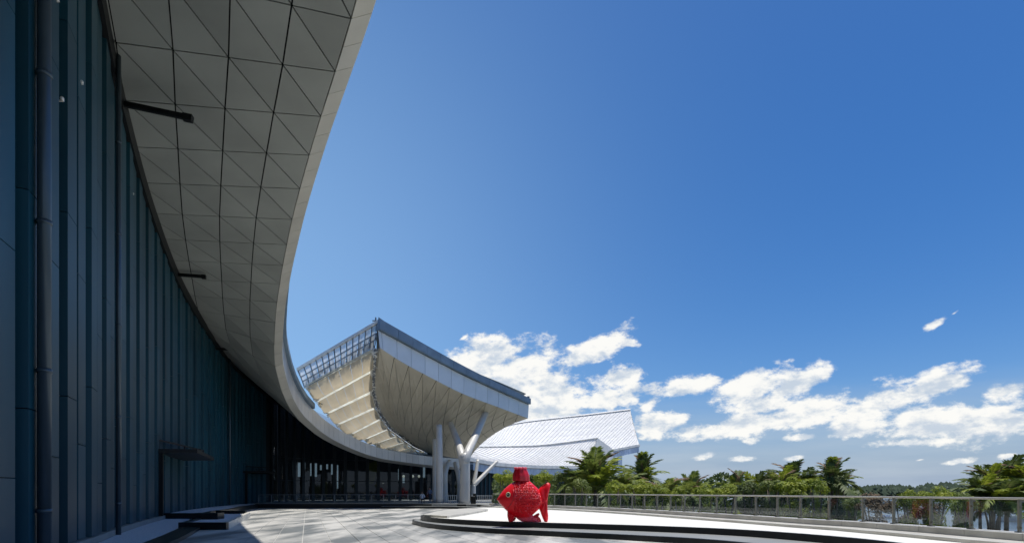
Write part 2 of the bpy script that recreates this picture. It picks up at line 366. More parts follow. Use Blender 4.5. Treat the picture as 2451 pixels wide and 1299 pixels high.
def sweep_mesh(cur, s0, s1, prof, step=1.0, sgn=1):
    """profile = [(offset to the left of travel, z)] swept between arclengths; closed profile, capped"""
    n = max(1, int(math.ceil((s1 - s0) / step))); k = len(prof); vs = []; fs = []
    for i in range(n + 1):
        s = s0 + (s1 - s0) * i / n; p = cur(s); t = cur.tan(s); l = V((-t.y, t.x, 0))
        for (o, z) in prof: q = p + l * o; vs.append(V((q.x, q.y, z)))
    for i in range(n):
        for j in range(k):
            a, b = i * k + j, i * k + (j + 1) % k; fs.append([a, b, b + k, a + k])
    fs.append(list(range(k))[::-1]); fs.append([n * k + j for j in range(k)])
    return vs, fs
def sweep_var(cur, s0, s1, prof, step=.6):
    n = max(1, int(math.ceil((s1 - s0) / step))); vs = []; fs = []
    for i in range(n + 1):
        s = s0 + (s1 - s0) * i / n; p = cur(s); t = cur.tan(s); l = V((-t.y, t.x, 0)); pr = prof(i / n); k = len(pr)
        for (o, z) in pr: q = p + l * o; vs.append(V((q.x, q.y, z)))
    for i in range(n):
        for j in range(k): a, b = i * k + j, i * k + (j + 1) % k; fs.append([a, b, b + k, a + k])
    fs.append(list(range(k))[::-1]); fs.append([n * k + j for j in range(k)])
    return vs, fs
def recalc(o):
    bm = bmesh.new(); bm.from_mesh(o.data); bmesh.ops.recalc_face_normals(bm, faces=bm.faces); bm.to_mesh(o.data); bm.free(); return o

# ------------------------------------------------------------------ ground, water, plaza
def disc(r, z, n=64, cx=0, cy=0): return [(cx + r * math.cos(2 * math.pi * i / n), cy + r * math.sin(2 * math.pi * i / n)) for i in range(n)]
g = slab('ground', disc(4500, 0), -6.0, -3.6, 'land'); tag(g, kind='structure')
# river: a sheet over the low land with a shoreline
shore = [(17, 70), (24, 62), (40, 58), (60, 48), (100, 20), (300, -60), (2500, -400), (2500, 900), (900, 760), (300, 720), (60, 700), (20, 640), (60, 300), (36, 160), (22, 110)]
w_ = slab('river_water', shore, -3.7, -3.45, 'water'); tag(w_, kind='structure')
RAIL = Curve([V((X, Y, 0)) for X, Y in [(12.0, -12), (12.6, 0), (12.9, 8), (12.75, 12.5), (12.4, 15.4), (12.25, 16.9), (12.0, 18.25), (11.8, 19.7), (11.4, 20.7), (11.0, 21.9), (10.4, 24.4), (9.4, 27.7), (7.7, 33.3), (5.6, 38.5), (2.9, 43.5), (-.4, 48.5), (-1.7, 51)]], 6)
rail_in = [RAIL(RAIL.L * i / 40) for i in range(41)]
plaza_pts = [(p.x + .25, p.y) for p in rail_in] + [(-1, 55), (5, 62), (12, 75), (16, 92), (30, 110), (60, 140), (40, 190), (-60, 190), (-70, 60), (-60, -14)]
pl = slab('plaza', plaza_pts, -3.8, -.02, 'grout'); tag(pl, kind='structure')
def rail_x(y): return min(rail_in, key=lambda p: abs(p.y - y)).x
# paving slabs, long side along (-.35, 1)
ax = V((-.35, 1, 0)).normalized(); ay = V((ax.y, -ax.x, 0))
slabs = []
for i in range(-26, 40):
    for j in range(2, 24):
        c = ay * (i * .92 + .3) + ax * (j * 3.0 + (1.5 if i % 2 else 0)); x, y = c.x, c.y
        if y < 16 or y > 61: continue
        if x > 10.8 or x < -1.02 * y + 0 or x > 1.0 * y: continue
        slabs.append((y - .15 * abs(x), c))
slabs.sort(key=lambda q: q[0])
rest_ = MB()
def slabverts(c, wd=.92, ln=3.0, g_=.012): 
    u, v = ax * (ln / 2 - g_), ay * (wd / 2 - g_); c = V((c.x, c.y, 0)); d = V((0, 0, -.03))
    return [c - u - v, c + u - v, c + u + v, c - u + v, c - u - v + d, c + u - v + d, c + u + v + d, c - u + v + d]
SF = [(3, 2, 1, 0), (0, 1, 5, 4), (1, 2, 6, 5), (2, 3, 7, 6), (3, 0, 4, 7)]
base_me = None
for k, (_, c) in enumerate(slabs):
    if k < 300:
        if base_me is None:
            o = mesh_obj('paving_slab', slabverts(V((0, 0, 0))), SF, 'pave', pl); base_me = o.data; o.location = (c.x, c.y, 0)
        else:
            o = bpy.data.objects.new('paving_slab', base_me); COL.objects.link(o); o.parent = pl; o.location = (c.x, c.y, random.uniform(-.0015, .0015))
    else: rest_.add(slabverts(c), SF)
# outlying paving: everything else of the plaza floor
for i in range(-60, 60):
    for j in range(-5, 30):
        c = ay * (i * .92 + .3) + ax * (j * 3.0 + (1.5 if i % 2 else 0)); x, y = c.x, c.y
        inside = not (y < 16 or y > 61) and not (x > 10.8 or x < -1.02 * y or x > 1.0 * y)
        if inside or x > (11.2 if y < 20 else 9) or x < -40 or y < -10: continue
        if x > rail_x(y) - 1.2 or (y > 42 and x > -2.5): continue
        rest_.add(slabverts(c), SF)
rest_.build('far_paving', 'pave', pl, stuff=True)
# make the paving stains continuous over slabs (world position)
pt = M['pave'].node_tree
geo = pt.nodes.new('ShaderNodeNewGeometry')
for n in pt.nodes:
    if n.type == 'MAPPING': pt.links.new(geo.outputs['Position'], n.inputs[0]); n.inputs['Rotation'].default_value = (0, 0, R(-8)); n.inputs['Scale'].default_value = (1.3, .32, 1)

# upper terrace under the canopy, with its lower step
terr = [(-26.4, 60.2), (-18, 60.8), (-9, 60.8), (-5, 59.6), (-3.0, 57.4), (-1.9, 54.2), (-1.75, 51.2), (-.4, 50.6), (3, 60), (12, 76), (17, 96), (17, 120), (-50, 120), (-50, 74), (-30, 69)]
t_ = slab('terrace', terr, -.01, .45, 'tread'); tag(t_, kind='structure')
TE = Curve([V((x, y, 0)) for x, y in [(-26.4, 60.2), (-18, 60.8), (-9, 60.8), (-5, 59.6), (-3.0, 57.4), (-1.9, 54.2), (-1.75, 51.2)]], 6)
for (nm, o0, o1, z0, z1, m_) in [('terrace_edge', .0, .12, .0, .452, 'blackstone')]:
    vs, fs = sweep_mesh(TE, 0, TE.L, [(-o1, z0), (-o0 + .02, z0), (-o0 + .02, z1), (-o1, z1)]); recalc(mesh_obj(nm, vs, fs, m_, t_))
vs, fs = sweep_mesh(TE, TE.L * .42, TE.L, [(-1.3, 0), (-.13, 0), (-.13, .22), (-1.3, .22)]); o = recalc(mesh_obj('step', vs, fs, 'tread', t_))
vs, fs = sweep_mesh(TE, TE.L * .42, TE.L, [(-1.38, 0), (-1.303, 0), (-1.303, .215), (-1.38, .215)]); o = recalc(mesh_obj('step_riser', vs, fs, 'blackstone', t_))

# white platform (arc between the black steps and the railing)
PE = [(9.6, -4), (9.8, 4), (9.9, 10), (9.8, 14.2), (9.5, 16.4), (8.5, 18.8), (7.2, 20.6), (5.2, 22.2), (3.7, 23.1), (1.5, 24.3), (-.15, 25.2), (-2.35, 27.0), (-3.9, 29), (-4.7, 30.9), (-4.85, 32.4), (-4.5, 33.6)]
PEc = Curve([V((x, y, 0)) for x, y in PE], 8)
edge = [PEc(PEc.L * i / 70) for i in range(71)]
plat = [(p.x, p.y) for p in edge] + [(-4.1, 37), (-3.3, 43), (-2.3, 48)] + [(p.x - .3, p.y) for p in reversed(rail_in[:-2])]
pf = slab('platform', plat, -.01, .42, 'white'); tag(pf, kind='structure')
def tw(u): return 2.0 - 1.55 * max(0, min(1, (u - .62) / .30)) ** 1.3
# travel goes away from the camera, platform lies on the right, so the steps are on the left (+)
vs, fs = sweep_mesh(PEc, 0, PEc.L, [(-.02, .2), (.10, .2), (.10, .424), (-.02, .424)], .6); recalc(mesh_obj('kerb_edge', vs, fs, 'blackstone', pf))
vs, fs = sweep_var(PEc, 0, PEc.L * .985, lambda u: [(.103, 0), (tw(u), 0), (tw(u), .2), (.103, .2)]); recalc(mesh_obj('step', vs, fs, 'tread', pf))
vs, fs = sweep_var(PEc, 0, PEc.L * .985, lambda u: [(tw(u) + .003, 0), (tw(u) + .09, 0), (tw(u) + .09, .194), (tw(u) + .003, .194)]); recalc(mesh_obj('step_riser', vs, fs, 'blackstone', pf))
# beige raised wedge at the platform's left end
WC = Curve([gnd(*q, .42) for q in [(1012, 1235.5), (1050, 1226), (1090, 1221), (1130, 1218.5), (1160, 1219.5), (1168, 1222), (1150, 1226), (1110, 1233), (1070, 1239)]], 6)
wp = [(WC(WC.L * i / 40).x, WC(WC.L * i / 40).y) for i in range(41)]
o = slab('stone_ledge', wp, .421, .53, 'kerb'); tag(o, 'low beige stone ledge with a rounded tip on the left end of the white platform', 'ledge')

# ------------------------------------------------------------------ railing kerb (stones) and inner step
kerb_root = tag(empty('kerb_wall', (12, 20, 0)), 'long pale stone kerb wall curving under the glass railing', 'kerb wall')
def reparent(o, p):
    o.parent = p; o.matrix_parent_inverse = Matrix.Translation(-p.location); return o
s = 6.0; 
while s < RAIL.L - .2:
    e = min(s + 1.55, RAIL.L)
    vs, fs = sweep_mesh(RAIL, s + .006, e - .006, [(-.22, .40), (.30, .40), (.30, .69), (.29, .70), (-.22, .70)], .8)
    reparent(recalc(mesh_obj('kerb_stone', vs, fs, 'kerb', None)), kerb_root)
    s = e
vs, fs = sweep_mesh(RAIL, 4, RAIL.L, [(-.12, .39), (.20, .39), (.20, .66), (-.12, .66)], 1); reparent(recalc(mesh_obj('joint_filler', vs, fs, 'blackstone', None)), kerb_root)
vs, fs = sweep_mesh(RAIL, 4, RAIL.L, [(.28, .40), (1.15, .40), (1.15, .515), (.28, .515)], 1)
o = recalc(mesh_obj('step', vs, fs, 'kerb', pf))

# ------------------------------------------------------------------ glass railing on the right
rl = tag(empty('glass_railing', (12, 20, .7)), 'long curved glass railing with metal posts on the pale kerb beside the trees', 'railing')
pitch = 1.32; n = int((RAIL.L - 8) / pitch); post_me = None; prev = None
for i in range(n + 1):
    s = 8 + i * pitch; p = RAIL(s); tg = RAIL.tan(s); yaw = math.atan2(tg.y, tg.x)
    if post_me is None:
        b_ = MB(); b_.box((0, 0, .4), .042, .08, .8); b_.box((0, 0, .012), .12, .16, .024); b_.box((0, -.045, .76), .05, .12, .05)
        for zz in (.12, .62): b_.box((0, .0, zz), .11, .03, .05)
        o = b_.build('post', 'postmetal'); post_me = o.data
    else: o = bpy.data.objects.new('post', post_me); COL.objects.link(o)
    o.location = (p.x, p.y, .70); o.rotation_euler = (0, 0, yaw); reparent(o, rl)
    if prev is not None:
        a, c = prev, p; d = (c - a).normalized(); a2, c2 = a + d * .055, c - d * .055; nrm = V((-d.y, d.x, 0)) * .006
        vs = [a2 - nrm, c2 - nrm, c2 + nrm, a2 + nrm]; vv = [V((q.x, q.y, .76)) for q in vs] + [V((q.x, q.y, 1.46)) for q in vs]
        reparent(mesh_obj('glass_pane', vv, [(0, 3, 2, 1), (4, 5, 6, 7), (0, 1, 5, 4), (1, 2, 6, 5), (2, 3, 7, 6), (3, 0, 4, 7)], 'railglass'), rl)
    prev = p
b_ = MB(); b_.tube([V((RAIL(s_).x, RAIL(s_).y, 1.53)) for s_ in [8 + k * .66 for k in range(int((RAIL.L - 8) / .66) + 1)]], .032, 8)
reparent(b_.build('handrail', 'steel', smooth=True), rl)

# ------------------------------------------------------------------ curved canopy building
bld = tag(empty('canopy_building', (-20, 40, 0)), 'huge curved building with dark blue ribbed wall and sweeping triangulated soffit on the left', 'building')
def bp_(o): return reparent(o, bld)
RIMP = [V((12, -12, 18.6)), V((7.5, -3, 18.6)), V((3.2, 5, 18.6)), V((-1.2, 13, 18.6))] + [at(*q) for q in
 [(901, 0, 19.8), (834, 195, 24), (793, 310, 27), (759, 415, 30.4), (731, 510, 33.8), (709, 600, 38), (695, 665, 42), (681.5, 748, 47), (676, 846, 52), (683, 895, 54.2), (698, 945, 56.6), (721, 987, 59), (743, 1010, 60.8), (773, 1036, 63), (808, 1057, 65), (851, 1077, 67), (894, 1092, 69), (937, 1101, 70.5), (1034, 1113, 73), (1110, 1118, 76)]]
RIM = Curve(RIMP, 12)
WP = [(-5, -12, 19.6), (-7.0, -3, 19.6), (-8.6, 5, 19.6), (-10.4, 11.5, 19.6), (-12.6, 17, 19.3), (-16, 23.9, 18.1), (-19.9, 32.5, 17.3), (-24, 43, 16.6), (-27.8, 56, 15.6), (-29.8, 66, 14.9), (-29.6, 75, 13.4), (-26.5, 81, 11.3), (-20, 84.5, 8.2), (-11.8, 86.5, 6.4), (-4.5, 87.6, 5.6)]
WP = [(x - .35, y, z) for x, y, z in WP]
WALL = Curve([V(p) for p in WP], 12, xy=True)
wpl = [WALL(WALL.L * i / 300) for i in range(301)]
def wall_hit(p, d):
    best = None
    for a, b2 in zip(wpl, wpl[1:]):
        e = V((b2.x - a.x, b2.y - a.y)); r = V((a.x - p.x, a.y - p.y)); den = d.x * e.y - d.y * e.x
        if abs(den) < 1e-9: continue
        tt = (r.x * e.y - r.y * e.x) / den; uu = (r.x * d.y - r.y * d.x) / den
        if 0 <= uu <= 1 and tt > 0 and (best is None or tt < best[0]): best = (tt, a.z + (b2.z - a.z) * uu)
    return best
def rimframe(s):
    p = RIM(s); t = RIM.tan(s, .8); nx, ny = -t.y, t.x
    if ny < 0: ny *= .30
    D = V((nx, ny, 0)).normalized(); return p, t, D, V((-t.y, t.x, 0))
RW = .70
def soff(s, v):
    p, t, D, N = rimframe(s); q = p + D * RW; q.z -= .28
    h = wall_hit(q, D); w, hz = h if h else (13, q.z + .8)
    w = max(w, 3.0)
    sl = max(-.25, min(.92, (hz - q.z) / w)); r = q + D * v; r.z = q.z + sl * v
    return r
PITCH = 3.1
rows = []; s = 2.4
while s < RIM.L:
    rows.append(s); y = RIM(s).y
    s += PITCH
VS = [1.98 * i for i in range(9)]
grid = [[soff(s_, v) for v in VS] for s_ in rows]
DN = V((0, 0, -1))
# dark backing sheet above the panels (also the canopy's deck)
vs = []; fs = []; k = len(VS)
for row in grid:
    for p in row: vs.append(p + V((0, 0, .09)))
for i in range(len(grid) - 1):
    for j in range(k - 1): a = i * k + j; fs += [[a, a + 1, a + k], [a + 1, a + k + 1, a + k]]
soffit = bp_(mesh_obj('soffit', vs, fs, 'joint'))
cnt = 0; far_mb = []
def prism(mb, q, n, th):
    kk = len(q); mb.add(q + [p - n * th for p in q], [list(range(kk)), list(range(2 * kk - 1, kk - 1, -1))] + [[i, i + kk, (i + 1) % kk + kk, (i + 1) % kk] for i in range(kk)])
def sub(a, b2, c, d_, u, w): return a.lerp(b2, u).lerp(d_.lerp(c, u), w)
farp = MB()
order = []
for i in range(len(grid) - 1):
    for j in range(k - 1):
        a, b2, c, d_ = grid[i][j], grid[i][j + 1], grid[i + 1][j + 1], grid[i + 1][j]
        # skip cells wholly behind the wall
        hit = wall_hit(*(lambda f: (f[0] + f[2] * RW, f[2]))(rimframe(rows[i])))
        w_here = hit[0] if hit else 13
        hit2 = wall_hit(*(lambda f: (f[0] + f[2] * RW, f[2]))(rimframe(rows[i + 1])))
        w2 = hit2[0] if hit2 else 13
        if VS[j] > max(w_here, w2) + .3: continue
        vis = rows[i] > 11 or True
        # diagonal from near inner node to far outer node
        order.append((a, b2, d_)); order.append((b2, c, d_))
order.sort(key=lambda tr: (sum(tr, V()) / 3 - V((0, 0, EYE))).length if (sum(tr, V()) / 3).y > 12 else 999)
for n_, tri in enumerate(order):
    if n_ < 296:
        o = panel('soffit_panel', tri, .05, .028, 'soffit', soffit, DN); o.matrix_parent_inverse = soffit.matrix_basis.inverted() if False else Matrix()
    else:
        q = inset(list(tri), .028); nn_ = (q[1] - q[0]).cross(q[2] - q[0]).normalized()
        if nn_.dot(DN) < 0: q.reverse(); nn_ = -nn_
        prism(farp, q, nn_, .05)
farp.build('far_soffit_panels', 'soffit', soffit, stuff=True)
soffit.parent = bld; soffit.matrix_parent_inverse = Matrix.Translation(-bld.location)
# rim: sloping panels, fascia panels, coping
def rim_pts(s):
    p, t, D, N = rimframe(s); q = p + D * RW; q.z -= .28; return q, p.copy(), t, N
def fh(s):
    y = RIM(s).y; return 2.2 if y < 52 else max(1.1, 2.2 - (y - 52) * .055)
s = 2.4; half = PITCH / 2; rim_back = MB(); prevr = None
rs_ = []
while s < RIM.L - .1: rs_.append(s); s += half
rim = None
bv = []; bf = []
for i, s_ in enumerate(rs_):
    a, b2, t, N = rim_pts(s_); h = fh(s_); off = N * .05
    bv += [a + V((0, 0, .08)), b2 + off + V((0, 0, .05)), b2 + off + V((0, 0, h)), a + N * .3 + V((0, 0, h))]
for i in range(len(rs_) - 1):
    for j in range(3): q = i * 4 + j; bf.append([q, q + 1, q + 5, q + 4])
rim = bp_(mesh_obj('rim', bv, bf, 'joint'))
for i in range(len(rs_) - 1):
    s0, s1 = rs_[i], rs_[i + 1]
    a0, b0, t0, N0 = rim_pts(s0); a1, b1, t1, N1 = rim_pts(s1)
    panel('rim_panel', [a0, b0, b1, a1], .04, .012, 'rim', rim, DN - N0)
    mid = (s0 + s1) / 2; bm_ = rim_pts(mid)[1]
    for (u0, u1, x0, x1) in ((s0, mid, b0, bm_), (mid, s1, bm_, b1)):
        h0, h1 = V((0, 0, fh(u0))), V((0, 0, fh(u1)))
        panel('fascia_panel', [x0, x1, x1 + h1, x0 + h0], .04, .012, 'fascia', rim, -N0)
    if b0.y < 61:   # dark coping box standing proud of the fascia's head
        vs = []; 
        for (x, N, h) in ((b0, N0, fh(s0)), (b1, N1, fh(s1))):
            for (o_, z) in ((-.32, h - .12), (.35, h - .12), (.35, h + .42), (-.32, h + .42)): vs.append(x + N * o_ + V((0, 0, z)))
        q = [v.lerp(vs[(i_ + 4) % 8], .006) for i_, v in enumerate(vs)]
        recalc(mesh_obj('coping', q, [(3, 2, 1, 0), (4, 5, 6, 7), (0, 1, 5, 4), (1, 2, 6, 5), (2, 3, 7, 6), (3, 0, 4, 7)], 'coping', rim))
# roof deck over the canopy
vs = []; fs = []; kk = 6
for s_ in rs_:
    p, t, D, N = rimframe(s_)
    for j in range(kk): q = p + N * .3 + D * (j * 4.0); q.z = max(p.z + fh(s_) + .02 + .12 * j, soff(s_, min(16, j * 4.0)).z + 1.2 if j else 0); vs.append(q)
for i in range(len(rs_) - 1):
    for j in range(kk - 1): a = i * kk + j; fs.append([a, a + kk, a + kk + 1, a + 1])
bp_(mesh_obj('roof_deck', vs, fs, 'coping'))
# wall: backing + ribs of panels
def wall_sheet(s0, s1, off, z0, zt, m, nm):
    n = int((s1 - s0) / .8) + 1; vs = []; fs = []
    for i in range(n + 1):
        s_ = s0 + (s1 - s0) * i / n; p = WALL(s_); t = WALL.tan(s_, .5); r = V((t.y, -t.x, 0)) * off
        vs += [V((p.x + r.x, p.y + r.y, z0)), V((p.x + r.x, p.y + r.y, p.z + zt))]
    for i in range(n): fs.append([2 * i, 2 * i + 2, 2 * i + 3, 2 * i + 1])
    return mesh_obj(nm, vs, fs, m)
S_GLASS = None
for i in range(400):
    s_ = WALL.L * i / 400
    if WALL(s_).y > 73: S_GLASS = s_; break
wallb = bp_(wall_sheet(0, S_GLASS, 0, -.1, .9, 'wallback', 'wall'))
s = 8.0; k_ = 0; zs_all = [4.2, 9.1, 14.0]
while s < S_GLASS - 1.6:
    wdt = .98; p0, p1 = WALL(s), WALL(s + wdt); t = WALL.tan(s + wdt / 2); r = V((t.y, -t.x, 0)) * (.34 if k_ % 2 else .27)
    top = (p0.z + p1.z) / 2 + .8
    off = [0, 1.6, .6, 2.3, 1.1, 3.0][k_ % 6]; cuts = [.28] + [z + off for z in (2.0, 7.0, 12.2) if z + off < top - 1] + [top]
    y = p0.y
    for z0, z1 in zip(cuts, cuts[1:]):
        vs = []; g2 = .012
        for z in (z0 + g2, z1 - g2):
            for (q, rr) in ((p0, 0.0), (p1, 0.0), (p1 - t * .04, 1), (p0 + t * .04, 1)): vs.append(V((q.x + r.x * (rr if rr else .02), q.y + r.y * (rr if rr else .02), z)))
        o = recalc(mesh_obj('wall_panel', vs, [(0, 1, 2, 3), (4, 7, 6, 5), (0, 4, 5, 1), (1, 5, 6, 2), (2, 6, 7, 3), (3, 7, 4, 0)], 'wallp', wallb))
    s += wdt + .40; k_ += 1
# black strip put in as the shade where the ribs meet the soffit
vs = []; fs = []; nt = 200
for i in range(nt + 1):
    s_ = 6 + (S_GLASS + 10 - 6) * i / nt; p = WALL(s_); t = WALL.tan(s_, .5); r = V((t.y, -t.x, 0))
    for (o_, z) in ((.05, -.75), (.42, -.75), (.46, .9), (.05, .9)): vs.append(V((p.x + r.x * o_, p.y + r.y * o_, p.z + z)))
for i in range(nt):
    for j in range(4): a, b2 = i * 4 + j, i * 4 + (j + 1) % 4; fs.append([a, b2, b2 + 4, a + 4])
recalc(mesh_obj('head_shade_strip', vs, fs, 'black', wallb))
# downpipes
dp_spots = []
for px in (46, 247, 538):
    best = min(range(401), key=lambda i: abs((WALL(WALL.L * i / 400).x / max(.1, WALL(WALL.L * i / 400).y) * F + HX) - px) if WALL(WALL.L * i / 400).y > 6 and WALL.L * i / 400 < S_GLASS else 9e9)
    s_ = WALL.L * best / 400; p = WALL(s_); t = WALL.tan(s_); q = V((p.x + t.y * .5, p.y - t.x * .5, 0))
    b_ = MB(); rr = .14 if px < 100 else .09; b_.tube([V((q.x, q.y, .05)), V((q.x, q.y, p.z + .6))], rr, 14)
    for z in (1.2, 4.5, 8, 11.5, 15): b_.tube([V((q.x, q.y, z)), V((q.x, q.y, z + .1))], rr + .02, 14)
    b_.build('downpipe', 'pipe', wallb, smooth=True)
# small spot fittings
for (px, py, Y) in [(115, 18, 15.5), (162, 200, 17.5), (195, 74, 19), (115, 237, 15.6), (303, 466, 27), (200, 590, 19.5)]:
    p = at(px, py, Y)
    best = min(wpl, key=lambda q: (q.x - p.x) ** 2 + (q.y - p.y) ** 2); b_ = MB(); b_.ball((best.x + .42, best.y - .2, p.z), .05, n=8, m=5); b_.box((best.x + .25, best.y - .12, p.z), .3, .05, .04)
    b_.build('wall_fitting', 'whitesteel', wallb)
wallb.parent = bld; wallb.matrix_parent_inverse = Matrix.Translation(-bld.location)
# low kerb upstand at wall foot
n0 = 6.0
vs, fs = sweep_mesh(WALL, n0, S_GLASS, [(-.42, 0), (.1, 0), (.1, .27), (-.42, .27)], 1.0); bp_(recalc(mesh_obj('plinth', vs, fs, 'tread')))
# curtain wall on the far side
cw = bp_(mesh_obj('curtain_wall', *(lambda q: ([v for v in q.v], q.f))((lambda q: (q.bar(V((WALL(S_GLASS).x, WALL(S_GLASS).y, .5)), V((WALL(S_GLASS).x, WALL(S_GLASS).y, 13)), .5), q)[1])(MB())), 'mullion'))
s = S_GLASS
k_ = 0
while s < WALL.L - 1.6:
    p0, p1 = WALL(s), WALL(s + 1.55); t = WALL.tan(s + .8); r = V((t.y, -t.x, 0)); top = min(p0.z, p1.z) + .5
    b_ = MB(); b_.bar(V((p0.x + r.x * .2, p0.y + r.y * .2, .45)), V((p0.x + r.x * .2, p0.y + r.y * .2, top)), .12, .42, up=t); b_.build('mullion', 'mullion', cw)
    zc = [.5, 3.2, min(6.2, top - .3), top]
    for z0, z1 in zip(zc, zc[1:]):
        if z1 - z0 < .2: continue
        a, c = V((p0.x, p0.y, 0)) + t * .07, V((p1.x, p1.y, 0)) - t * .07; jj = r * random.uniform(-.012, .012)
        vs = [a + jj, c - jj, c - jj - r * .02, a + jj - r * .02]; vv = [V((q.x, q.y, z0 + .04)) for q in vs] + [V((q.x, q.y, z1 - .04)) for q in vs]
        recalc(mesh_obj('glass_pane', vv, [(0, 3, 2, 1), (4, 5, 6, 7), (0, 1, 5, 4), (1, 2, 6, 5), (2, 3, 7, 6), (3, 0, 4, 7)], 'glassdark', cw))
    s += 1.55; k_ += 1
for z in (3.2, 6.2):
    b_ = MB(); pts = [V((WALL(S_GLASS + q * 1.0).x, WALL(S_GLASS + q * 1.0).y, z)) for q in range(int(WALL.L - S_GLASS))]
    for a, c in zip(pts, pts[1:]):
        if z < min(WALL(S_GLASS).z, 99): b_.bar(a, c, .1, .09)
    b_.build('transom', 'mullion', cw)
# interior: back wall, floor edge, hanging floor slab, partition, lamps
vs = []; fs = []
ns = 24
for i in range(ns + 1):
    s_ = S_GLASS - 2 + (WALL.L - S_GLASS + 1) * i / ns; p = WALL(min(s_, WALL.L - .5)); t = WALL.tan(s_); r = V((-t.y, t.x, 0)) * 9
    vs += [V((p.x + r.x, p.y + r.y, .4)), V((p.x + r.x, p.y + r.y, max(6.2, p.z - .9 + max(0, min(1, (p.z - 7) / 2)) * 4)))]
for i in range(ns): fs.append([2 * i, 2 * i + 2, 2 * i + 3, 2 * i + 1])
bp_(mesh_obj('interior_wall', vs, fs, 'interior'))
b_ = MB()
for (px, py) in [(905, 1142), (1003, 1139), (988, 1139), (966, 1139), (917, 1158)]:
    p = at(px, py, 88.5); b_.ball(p, .2, n=8, m=6)
bp_(b_.build('ceiling_lamps', 'lamp'))
b_ = MB(); a = at(883, 1160, 88); b_.add([at(878, 1166, 88.0), at(892, 1166, 88.3), at(909, 1098, 88.3), at(876, 1110, 88.0), at(878, 1166, 88.5), at(892, 1166, 88.8), at(909, 1098, 88.8), at(876, 1110, 88.5)], [(0, 1, 2, 3), (7, 6, 5, 4), (0, 4, 5, 1), (1, 5, 6, 2), (2, 6, 7, 3), (3, 7, 4, 0)])
bp_(recalc(b_.build('partition', 'yellow')))['label'] = 'olive yellow slanting partition behind the dark glass'
b_ = MB(); b_.bar(at(850, 1168, 87.6), at(935, 1166, 87.4), .5, 1.3); bp_(b_.build('counter', 'interior'))
# strips made to glow for backlit windows and reflections in the glass
b_ = MB()
for (px, y0, y1, w_) in [(703, 1103, 1140, 4), (716, 1106, 1140, 6), (728, 1106, 1122, 5), (744, 1108, 1138, 3), (756, 1108, 1140, 5), (768, 1112, 1124, 4), (783, 1110, 1122, 4), (795, 1110, 1135, 5), (808, 1112, 1168, 3), (956, 1121, 1148, 6), (966, 1142, 1155, 5), (1015, 1110, 1142, 5)]:
    Y = 84 if px < 720 else 87 if px < 900 else 89
    a, c = at(px, y1, Y), at(px, y0, Y); b_.bar(a, c, w_ * Y / F, .04)
bp_(b_.build('far_windows', 'daywindow', stuff=True))

# ------------------------------------------------------------------ bars and door canopies on the wall
def wall_at_px(px):
    i = min((i for i in range(601) if WALL(WALL.L * i / 600).y > 8 and WALL.L * i / 600 < S_GLASS + 2), key=lambda i: abs(WALL(WALL.L * i / 600).x / WALL(WALL.L * i / 600).y * F + HX - px)); return WALL.L * i / 600
bars = [(268, 243, 457, 283, 'longest black light bar jutting from the wall under the soffit, highest up'), (410, 656, 491, 662, 'black light bar jutting from the wall halfway along the soffit'), (510, 834, 557, 836, 'short black light bar on the wall near the low end of the soffit')]
for (x0, y0, x1, y1, lb) in bars:
    s_ = wall_at_px(x0); p = WALL(s_); a = at(x0, y0, p.y)
    # end point: 3.2 m out, roughly square to the wall
    Y1 = p.y + .4; e = at(x1, y1, Y1); e.z = a.z + (e.z - a.z)
    r = tag(empty('light_bar', a), lb, 'light bar', 'black light bars on the ribbed wall')
    d = (e - a); b_ = MB(); b_.bar(d * -.2, d, .16, .20); b_.build('beam', 'black', r)
    b_ = MB(); b_.bar(d * .9 - V((0, 0, .02)), d * 1.02 - V((0, 0, .02)), .24, .26); b_.build('lamp_head', 'black', r)
    b_ = MB(); b_.box((-.12, 0, 0), .2, .35, .4); b_.build('bracket', 'greysteel', r)
for (x0, x1, py, hgt, lb) in [(362, 452, 1082, 1, 'larger flat black canopy over a door in the ribbed wall, nearer one'), (578, 640, 1131, 1, 'smaller flat black canopy over a door, farther along the ribbed wall')]:
    s0, s1 = wall_at_px(x0), wall_at_px(x1 - 22); p0, p1 = WALL(s0), WALL(s1); t = (p1 - p0); t.z = 0; t.normalize(); r_ = V((t.y, -t.x, 0)); z = EYE + (HY - py) / F * p0.y
    r = tag(empty('door_canopy', (p0.x, p0.y, z)), lb, 'door canopy', 'flat door canopies on the ribbed wall'); Lg = (V((p1.x, p1.y, 0)) - V((p0.x, p0.y, 0))).length
    def loc(u, v, w): return t * u + r_ * v + V((0, 0, w))
    b_ = MB(); q = [loc(0, .1, 0), loc(Lg, .1, 0), loc(Lg - .5, 2.3, .05), loc(.3, 2.3, .05)]; b_.add(q + [x + V((0, 0, .22)) for x in q], [(0, 3, 2, 1), (4, 5, 6, 7), (0, 1, 5, 4), (1, 2, 6, 5), (2, 3, 7, 6), (3, 0, 4, 7)]); recalc(b_.build('slab', 'black', r))
    b_ = MB(); b_.bar(loc(.4, .3, .75), loc(Lg - .6, 1.6, .75), .09); b_.bar(loc(.4, .3, .2), loc(.4, .3, .75), .07); b_.bar(loc(Lg - .6, 1.6, .2), loc(Lg - .6, 1.6, .75), .07); b_.bar(loc(Lg * .5, 1, .2), loc(Lg * .5, 1, .75), .07); b_.build('hanger_rod', 'black', r)
    b_ = MB(); b_.bar(loc(.2, .42, -z + .3), loc(.2, .42, 0), .28, .2, up=t); b_.build('jamb', 'black', r)

